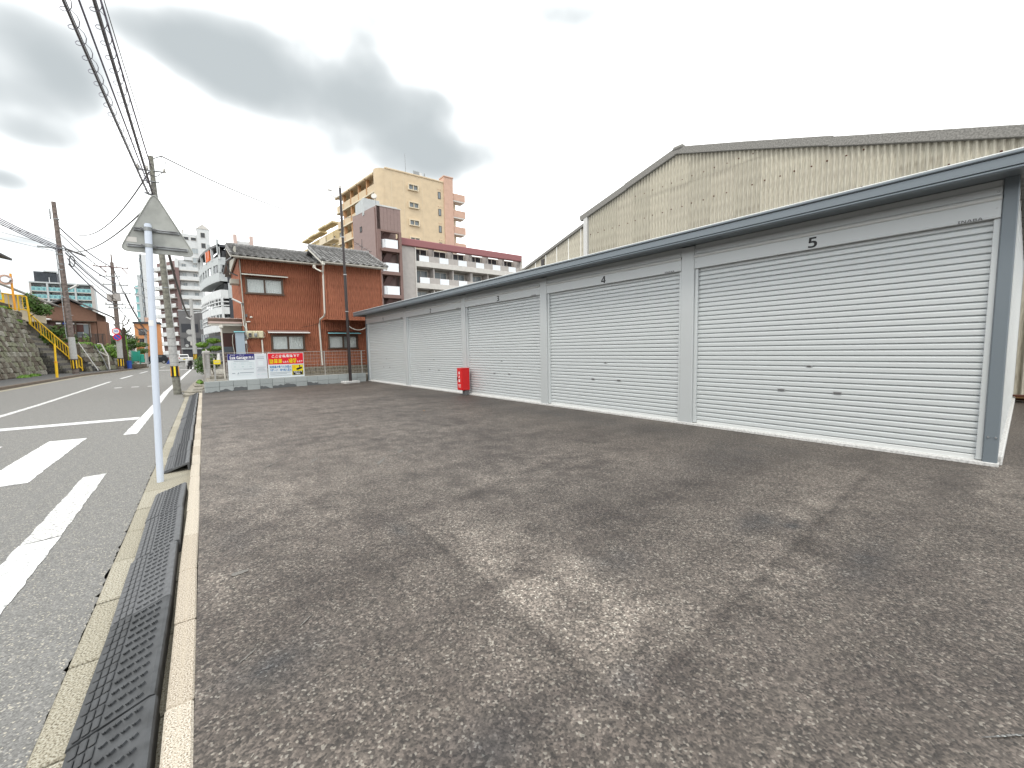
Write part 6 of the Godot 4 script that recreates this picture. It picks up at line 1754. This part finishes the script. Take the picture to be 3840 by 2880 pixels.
	cy(t, "shaft", gb, V(-6.5, 5.2, -80.0), 0.2, 0.14, M.pole_sheet, 12)
	bx(t, "cross_arm", V(-6.5, 4.9, -79.9), V(1.6, 0.1, 0.1), M.galvanised)
	bx(t, "transformer", V(-6.9, 4.5, -79.8), V(0.7, 0.6, 0.4), M.cable, 0.08)

	# ---- slim black lamp pole at the corner of the garages
	t = wthing("black_pole", "slim tall dark bronze pole on a white concrete base by garage one", "lamp post", V(4.72, 0, -17.3))
	bx(t, "base_block", V(4.72, 0.03, -17.3), V(0.62, 0.1, 0.42), M.white_footing, 0.015, Transform3D(), Basis.from_euler(V(0, 0.18, 0)))
	cy(t, "lower_tube", V(4.72, 0.05, -17.3), V(4.715, 4.3, -17.3), 0.062, 0.056, M.dark_bronze, 16)
	cy(t, "upper_tube", V(4.715, 4.3, -17.3), V(4.70, 7.62, -17.3), 0.05, 0.045, M.dark_bronze, 16)
	for y in [2.85, 4.3, 5.75]: cy(t, "strap", V(4.715, y, -17.3), V(4.715, y + 0.03, -17.3), 0.068, 0.068, M.steel, 16)
	cy(t, "top_cap", V(4.70, 7.62, -17.3), V(4.70, 7.72, -17.3), 0.055, 0.05, M.wall_pale, 12)
	tb(t, "hook_arm", [V(4.66, 7.35, -17.25), V(4.5, 7.2, -17.2), V(4.32, 7.25, -17.15)], 0.018, M.wall_pale, 6)
	bx(t, "security_camera", V(4.27, 7.42, -17.12), V(0.16, 0.06, 0.07), M.wall_pale, 0.015)
	tb(t, "camera_arm", [V(4.66, 7.55, -17.25), V(4.34, 7.5, -17.15)], 0.012, M.wall_pale, 6)
	hang("white_cable", "short white cable sagging from the dark bronze pole to garage one", "", sag(V(4.74, 2.3, -17.28), V(5.6, 2.28, -17.75), 0.14, 12), 0.016, M.pipe_white, 6)
	# ---- traffic sign seen from behind
	t = wthing("triangle_sign", "grey back of an upside down stop triangle on a pale pole by the kerb", "traffic sign", V(-0.46, -0.1, -5.75))
	cy(t, "pole", V(-0.46, -0.11, -5.75), V(-0.372, 2.6, -5.75), 0.0305, 0.0305, M.pole_white, 20)
	cy(t, "pole_cap", V(-0.372, 2.598, -5.75), V(-0.372, 2.612, -5.75), 0.0305, 0.022, M.pole_white, 20)
	var poly := PackedVector2Array()
	var corners := [Vector2(-0.305, 2.955), Vector2(0.005, 2.325), Vector2(-0.615, 2.325)]
	for k in 3:
		var p: Vector2 = corners[k]
		var d0: Vector2 = (corners[(k + 2) % 3] - p).normalized()
		var d1: Vector2 = (corners[(k + 1) % 3] - p).normalized()
		for j in 7:
			var u := j / 6.0
			poly.append(p + d0 * 0.085 * (1 - u) * (1 - u) + d1 * 0.085 * u * u)
	var b := MB.new()
	b.prism(poly, -0.003, 0.0)
	part(t, "plate", b, M.sign_back, at(0, 0, -5.80))
	b = MB.new()                                             # rolled rim
	var rim := []
	for k in poly.size() + 1: rim.append(V(poly[k % poly.size()].x, poly[k % poly.size()].y, 0))
	b.tube(PackedVector3Array(rim), 0.006, 6)
	part(t, "rim", b, M.sign_back, at(0, 0, -5.798))
	for k in 2:
		var y: float = [2.555, 2.385][k]
		var half: float = [0.185, 0.245][k]
		var ch := bx(t, "rail_channel", V(-0.305, y, -5.79), V(half * 2, 0.034, 0.018), M.galvanised, 0.003)
		bx(ch, "slot", V(0, 0.004, 0.0095), V(half * 2 - 0.02, 0.008, 0.002), M.stair_dark)
		bx(ch, "slot", V(0, -0.009, 0.0095), V(half * 2 - 0.02, 0.004, 0.002), M.grey_plastic)
		var px := -0.372 - (0.088 / 2.7) * (2.6 - y)
		cy(t, "clamp", V(px, y - 0.018, -5.75), V(px, y + 0.018, -5.75), 0.035, 0.035, M.galvanised, 20)
		for s in [-1, 1]:
			bx(t, "clamp_ear", V(px + s * 0.047, y, -5.765), V(0.03, 0.03, 0.02), M.galvanised, 0.003)
			cy(t, "bolt", V(px + s * 0.052, y, -5.756), V(px + s * 0.052, y, -5.738), 0.012, 0.012, M.grey_plastic, 6)
	bx(t, "sticker", V(-0.515, 2.445, -5.7985), V(0.085, 0.05, 0.002), M.wall_pale)
	cy(t, "pole_label", V(-0.408, 1.56, -5.75), V(-0.406, 1.62, -5.75), 0.0315, 0.0315, M.white, 20)

# ------------------------------------------------------------------ fire extinguisher box, cars and other small things
func car(called: String, label: String, at_: Vector3, turn: float, paint: Material) -> void:
	var t := thing(called, label, "car", at_, turn, "cars far down the street")
	var side := PackedVector2Array([Vector2(-1.72, 0.28), Vector2(-1.74, 0.75), Vector2(-1.66, 0.98), Vector2(-1.5, 1.02), Vector2(-1.28, 1.42), Vector2(-1.1, 1.5), Vector2(0.45, 1.52), Vector2(0.7, 1.45), Vector2(1.1, 1.0), Vector2(1.65, 0.86), Vector2(1.74, 0.7), Vector2(1.74, 0.28), Vector2(1.35, 0.2), Vector2(-1.35, 0.2)])
	var b := MB.new()
	b.prism(side, -0.74, 0.74, Transform3D(Basis(V(0, 0, -1), Vector3.UP, V(1, 0, 0)), Vector3.ZERO))
	for i in b.v.size():
		if b.v[i].y > 1.0: b.v[i].x *= 1.0 - 0.28 * (b.v[i].y - 1.0)
	part(t, "body", b, paint)
	bx(t, "rear_window", V(0, 1.22, 1.43), V(1.12, 0.36, 0.03), M.window_dark, 0.006, Transform3D(), Basis.from_euler(V(-0.5, 0, 0)))
	bx(t, "windscreen", V(0, 1.22, -0.93), V(1.16, 0.42, 0.03), M.window_dark, 0.006, Transform3D(), Basis.from_euler(V(0.72, 0, 0)))
	for s in [-1, 1]:
		for q in 2: bx(t, "side_window", V(s * 0.70, 1.22, 0.55 - 0.85 * q), V(0.02, 0.34, 0.72), M.window_dark, 0.004, Transform3D(), Basis.from_euler(V(0, 0, s * 0.24)))
		bx(t, "tail_lamp", V(s * 0.64, 0.86, 1.72), V(0.14, 0.22, 0.05), M.tail_red, 0.02)
		bx(t, "headlight", V(s * 0.56, 0.74, -1.72), V(0.28, 0.14, 0.06), M.window_pale, 0.02)
		for z in [-1.08, 1.08]:
			var w := cy(t, "wheel", V(s * 0.6, 0.29, z), V(s * 0.76, 0.29, z), 0.29, 0.29, M.tyre, 18)
			cy(w, "rim", V(s * 0.16, 0, 0), V(s * 0.17, 0, 0), 0.18, 0.16, M.steel, 14)
	bx(t, "rear_bumper", V(0, 0.42, 1.72), V(1.46, 0.22, 0.1), paint, 0.03)
	bx(t, "front_bumper", V(0, 0.42, -1.72), V(1.46, 0.22, 0.1), paint, 0.03)
	bx(t, "number_plate", V(0, 0.6, 1.745), V(0.33, 0.165, 0.02), M.sign_yellow if paint == M.car_white else M.white)

func build_small_things() -> void:
	# red fire extinguisher box standing before the post between garages two and three
	var t := thing("extinguisher_box", "red fire extinguisher box standing between garages two and three", "extinguisher box")
	t.transform = face(Vector2(5.63, -17.85), Vector2(6.22, -0.33)) * at(7.93, 0.0, 0.17)
	bx(t, "cabinet", V(0, 0.44, 0), V(0.26, 0.60, 0.24), M.red_box, 0.012)
	bx(t, "door", V(0, 0.44, 0.124), V(0.24, 0.575, 0.012), M.red_box, 0.004)
	bx(t, "lid", V(0, 0.745, 0.0), V(0.27, 0.02, 0.26), M.red_box, 0.006)
	bx(t, "stand", V(0.04, 0.07, -0.03), V(0.14, 0.15, 0.12), M.grey_plastic, 0.01)
	bx(t, "latch", V(-0.105, 0.46, 0.134), V(0.03, 0.10, 0.012), M.black, 0.003)
	for k in 3: write(t, "lettering", ["消", "火", "器"][k], -0.05, 0.575 - 0.105 * k, 0.085, 0.085, M.print_white, at(0, 0, 0.1312), 0.14)
	for k in 3: bx(t, "print_line", V(0.0, 0.30 - 0.034 * k, 0.131), V(0.13, 0.010, 0.002), M.print_white)
	car("white_car", "small white hatchback seen from behind at the end of the street", V(-2.95, ROAD_Y, -95.0), 0.1, M.car_white)
	car("dark_car", "dark car turning at the far bend behind the pale signpost", V(-6.2, ROAD_Y, -92.0), 1.25, M.car_dark)
	# scooter by the slim pale pole
	t = thing("motor_scooter", "black and white motor scooter parked beside the slim pale pole", "scooter", V(-1.15, ROAD_Y, -50.5), 0.2)
	for z in [-0.6, 0.6]:
		var w := cy(t, "wheel", V(-0.05, 0.23, z), V(0.05, 0.23, z), 0.23, 0.23, M.tyre, 16)
		cy(w, "hub", V(-0.005, 0, 0), V(0.105, 0, 0), 0.1, 0.1, M.steel, 10)
	bx(t, "floor_board", V(0, 0.3, -0.08), V(0.3, 0.1, 0.6), M.black, 0.03)
	bx(t, "rear_body", V(0, 0.55, 0.42), V(0.32, 0.4, 0.7), M.black, 0.1)
	bx(t, "seat", V(0, 0.8, 0.35), V(0.28, 0.1, 0.62), M.grey_plastic, 0.04)
	bx(t, "leg_shield", V(0, 0.65, -0.42), V(0.4, 0.6, 0.12), M.white, 0.04, Transform3D(), Basis.from_euler(V(0.25, 0, 0)))
	tb(t, "handlebar", [V(-0.32, 1.05, -0.38), V(0, 1.0, -0.5), V(0.32, 1.05, -0.38)], 0.025, M.black, 6)
	bx(t, "box", V(0, 1.0, 0.75), V(0.36, 0.3, 0.32), M.white, 0.04)
	tb(t, "fork", [V(0, 0.95, -0.5), V(0, 0.25, -0.62)], 0.035, M.steel, 6)
	t = thing("blue_bag", "crumpled blue bag on the road edge at the far bend", "bag", V(-4.4, ROAD_Y, -86.0))
	var b := MB.new()
	for k in 6: b.cyl(V(0, 0.1 * k, 0), V(0.04 * (k % 2), 0.1 * k + 0.1, 0), 0.5 - 0.06 * k, 0.5 - 0.06 * (k + 1), 9)
	part(t, "bag", b, M.blue_plastic)
	# fallen leaves and pebbles on the lot
	for k in 3:
		var p: Array = [[4.43, -5.64], [3.6, -7.9], [2.0, -7.1]][k]
		var o := thing("fallen_leaf", ["dry orange leaf lying on the lot before garage four", "dry leaf lying on the lot before garage three", "dry leaf lying out in the middle of the lot"][k], "leaf", V(p[0], 0.003, p[1]), rng.randf() * TAU, "dry leaves on the lot")
		b = MB.new()
		b.quad(V(-0.03, 0.0, 0), V(0, 0.004, 0.018), V(0.035, 0.012, 0.0), V(0, 0.004, -0.018))
		part(o, "blade", b, M.plank)

# ------------------------------------------------------------------ plants
func plant(called: String, label: String, category: String, base: Vector3, clumps: Array, count: int, leaf: float, m: Material, stems := true, group := "") -> void:
	var t := wthing(called, label, category, base, group)
	if stems:
		for c in clumps:
			var e: Vector3 = c[0]
			var k := base.lerp(e, 0.5) + V(rng.randf_range(-0.1, 0.1), 0.05, rng.randf_range(-0.1, 0.1)) * leaf * 4.0
			tb(t, "stem", [base, k, e], maxf(0.012, leaf * 0.28), M.bark, 6)
	var b := MB.new()
	var total := 0.0
	for c in clumps: total += c[1].x * c[1].z
	for c in clumps:
		var r: Vector3 = c[1]
		for i in int(count * r.x * r.z / total):
			var d := V(rng.randfn(), rng.randfn(), rng.randfn()).normalized() * pow(rng.randf(), 0.4)
			var p: Vector3 = c[0] + d * r
			var n := (d + V(rng.randf_range(-0.7, 0.7), rng.randf_range(0.0, 1.1), rng.randf_range(-0.7, 0.7))).normalized()
			var x := n.cross(V(rng.randfn(), rng.randfn(), rng.randfn())).normalized()
			var y := n.cross(x)
			var s := leaf * rng.randf_range(0.6, 1.3)
			var v := rng.randf_range(0.65, 1.25)
			b.col = Color(v * rng.randf_range(0.9, 1.15), v, v * rng.randf_range(0.7, 1.0))
			b.quad(p - x * s, p - y * s * 0.45, p + x * s, p + y * s * 0.45)
	part(t, "crown", b, m)

func build_plants() -> void:
	plant("garden_pine", "bright green clipped pine behind the white gate pillar", "tree", V(0.35, 0.27, -24.2), [[V(0.0, 1.72, -24.1), V(0.26, 0.13, 0.3)], [V(0.42, 1.9, -24.1), V(0.30, 0.14, 0.3)], [V(0.5, 1.55, -24.0), V(0.28, 0.12, 0.3)], [V(0.15, 1.45, -24.2), V(0.2, 0.1, 0.3)]], 2600, 0.045, M.leaf_bright)
	plant("garden_shrub", "dark green shrub low behind the mesh fence by the gate", "shrub", V(0.0, 0.2, -25.6), [[V(-0.15, 0.75, -25.5), V(0.28, 0.5, 0.4)], [V(0.35, 0.9, -25.0), V(0.35, 0.4, 0.4)]], 1100, 0.06, M.leaf_mid)
	plant("kerb_grass", "small patch of bright grass by the gate pillar", "grass", V(-0.2, -0.03, -23.0), [[V(-0.2, 0.03, -22.9), V(0.13, 0.08, 0.5)], [V(-0.22, 0.02, -24.2), V(0.1, 0.07, 0.5)]], 500, 0.045, M.leaf_bright, false)
	plant("bank_bush", "dark green bush growing behind the yellow corner rail", "shrub", V(-10.6, 4.4, -48.0), [[V(-10.3, 5.5, -47.6), V(0.5, 0.75, 0.6)], [V(-9.8, 5.0, -47.8), V(0.65, 0.5, 0.6)]], 1200, 0.1, M.leaf_mid)
	plant("bank_bush", "leafy green hedge behind the yellow stair railing", "shrub", V(-10.3, 2.3, -52.5), [[V(-10.6, 3.2, -52.6), V(0.6, 0.6, 0.7)], [V(-9.9, 3.5, -52.4), V(0.7, 0.6, 0.7)], [V(-9.2, 2.9, -52.0), V(0.5, 0.45, 0.6)], [V(-10.2, 2.6, -51.5), V(0.8, 0.35, 0.5)]], 1900, 0.1, M.leaf_mid)
	plant("bank_ivy", "yellow green weeds trailing over the rock wall top", "weeds", V(-8.5, 1.8, -52.5), [[V(-8.6, 2.4, -52.5), V(0.8, 0.22, 0.8)], [V(-7.9, 2.2, -53.5), V(0.6, 0.25, 0.8)], [V(-8.6, 2.9, -54.5), V(0.25, 0.6, 0.4)]], 1000, 0.09, M.leaf_bright)
	plant("bank_bush", "bright green bush beside the pole with round signs", "shrub", V(-7.2, 1.0, -56.2), [[V(-7.25, 1.9, -56.0), V(0.55, 0.65, 0.6)], [V(-6.9, 1.5, -55.8), V(0.35, 0.45, 0.5)], [V(-7.7, 1.7, -56.2), V(0.4, 0.5, 0.5)]], 1500, 0.08, M.leaf_bright)
	plant("street_pine", "spreading green pine above the waste cage", "tree", V(-5.9, 0.6, -62.5), [[V(-6.5, 2.9, -62), V(0.7, 0.35, 0.7)], [V(-5.7, 2.5, -62), V(0.9, 0.3, 0.7)], [V(-5.4, 1.8, -61.7), V(0.6, 0.32, 0.6)], [V(-6.5, 2.2, -62.3), V(0.6, 0.3, 0.6)], [V(-6.9, 1.9, -62.2), V(0.4, 0.3, 0.6)]], 2200, 0.09, M.leaf_mid)
	plant("far_tree", "dark tree beside the distant houses left of the pale pole", "tree", V(-13.5, -0.2, -118), [[V(-13.2, 6.0, -118), V(1.4, 1.1, 1.4)], [V(-12.0, 4.8, -118), V(1.4, 1.0, 1.4)], [V(-14.6, 4.6, -118), V(1.3, 1.0, 1.3)]], 1500, 0.2, M.leaf_dark, true, "trees by the distant houses")
	plant("far_tree", "olive tree lower by the distant houses", "tree", V(-17.5, -0.2, -125), [[V(-17.0, 4.4, -125), V(1.8, 1.2, 1.6)], [V(-19.5, 3.8, -125), V(1.6, 1.1, 1.6)]], 1300, 0.2, M.leaf_mid, true, "trees by the distant houses")
	for s in [[V(-9.3, 0.05, -40.0), 1.1, 0], [V(-9.35, 0.05, -42.2), 1.0, 1], [V(-10.75, 4.7, -43.5), 1.4, 2], [V(-10.5, 3.9, -45.0), 0.4, 3]]:
		plant("wall_weeds", ["green weeds along the foot of the stone wall, nearer the road bend", "green weeds along the foot of the stone wall near the yellow post", "grass growing along the top of the stone wall", "tuft of green weeds high on the corner of the stone wall"][s[2]], "weeds", s[0], [[s[0], V(0.25, 0.14, s[1])]], 420, 0.06, M.leaf_bright, false, "weeds on the stone wall")
	for s in [[V(-9.98, 1.5, -40.6), 0.4, 0], [V(-10.3, 2.9, -42.6), 0.35, 1], [V(-10.12, 2.1, -44.4), 0.3, 2]]:
		plant("wall_fern", ["tuft of ferns low on the face of the stone wall", "tuft of ferns high on the face of the stone wall", "tuft of ferns on the stone wall near its stair end"][s[2]], "fern", s[0], [[s[0], V(0.14, 0.22, s[1])]], 160, 0.06, M.leaf_mid, false, "ferns on the stone wall")
	var dead := wthing("bare_tree", "bare pollarded street tree with knobbly branches behind the rock wall", "tree", V(-6.6, 1.0, -58.4))
	tb(dead, "trunk", [V(-6.6, 1.0, -58.4), V(-6.5, 2.6, -58.4), V(-6.42, 4.2, -58.4)], 0.13, M.bark, 8)
	for k in 9:
		var y := 2.9 + 0.24 * k
		var q := k * 2.2
		tb(dead, "branch", [V(-6.5, y, -58.4), V(-6.5 + 0.5 * cos(q), y + 0.25, -58.4 + 0.4 * sin(q)), V(-6.5 + 0.75 * cos(q), y + 0.7, -58.4 + 0.6 * sin(q))], 0.05, M.bark, 6)
	var stick := wthing("yellow_stake", "tall thin yellow green stake standing by the pine", "post", V(-6.17, 0.6, -57.4))
	cy(stick, "stake", V(-6.17, 0.6, -57.4), V(-6.22, 3.35, -57.4), 0.06, 0.05, M.leaf_bright, 8)
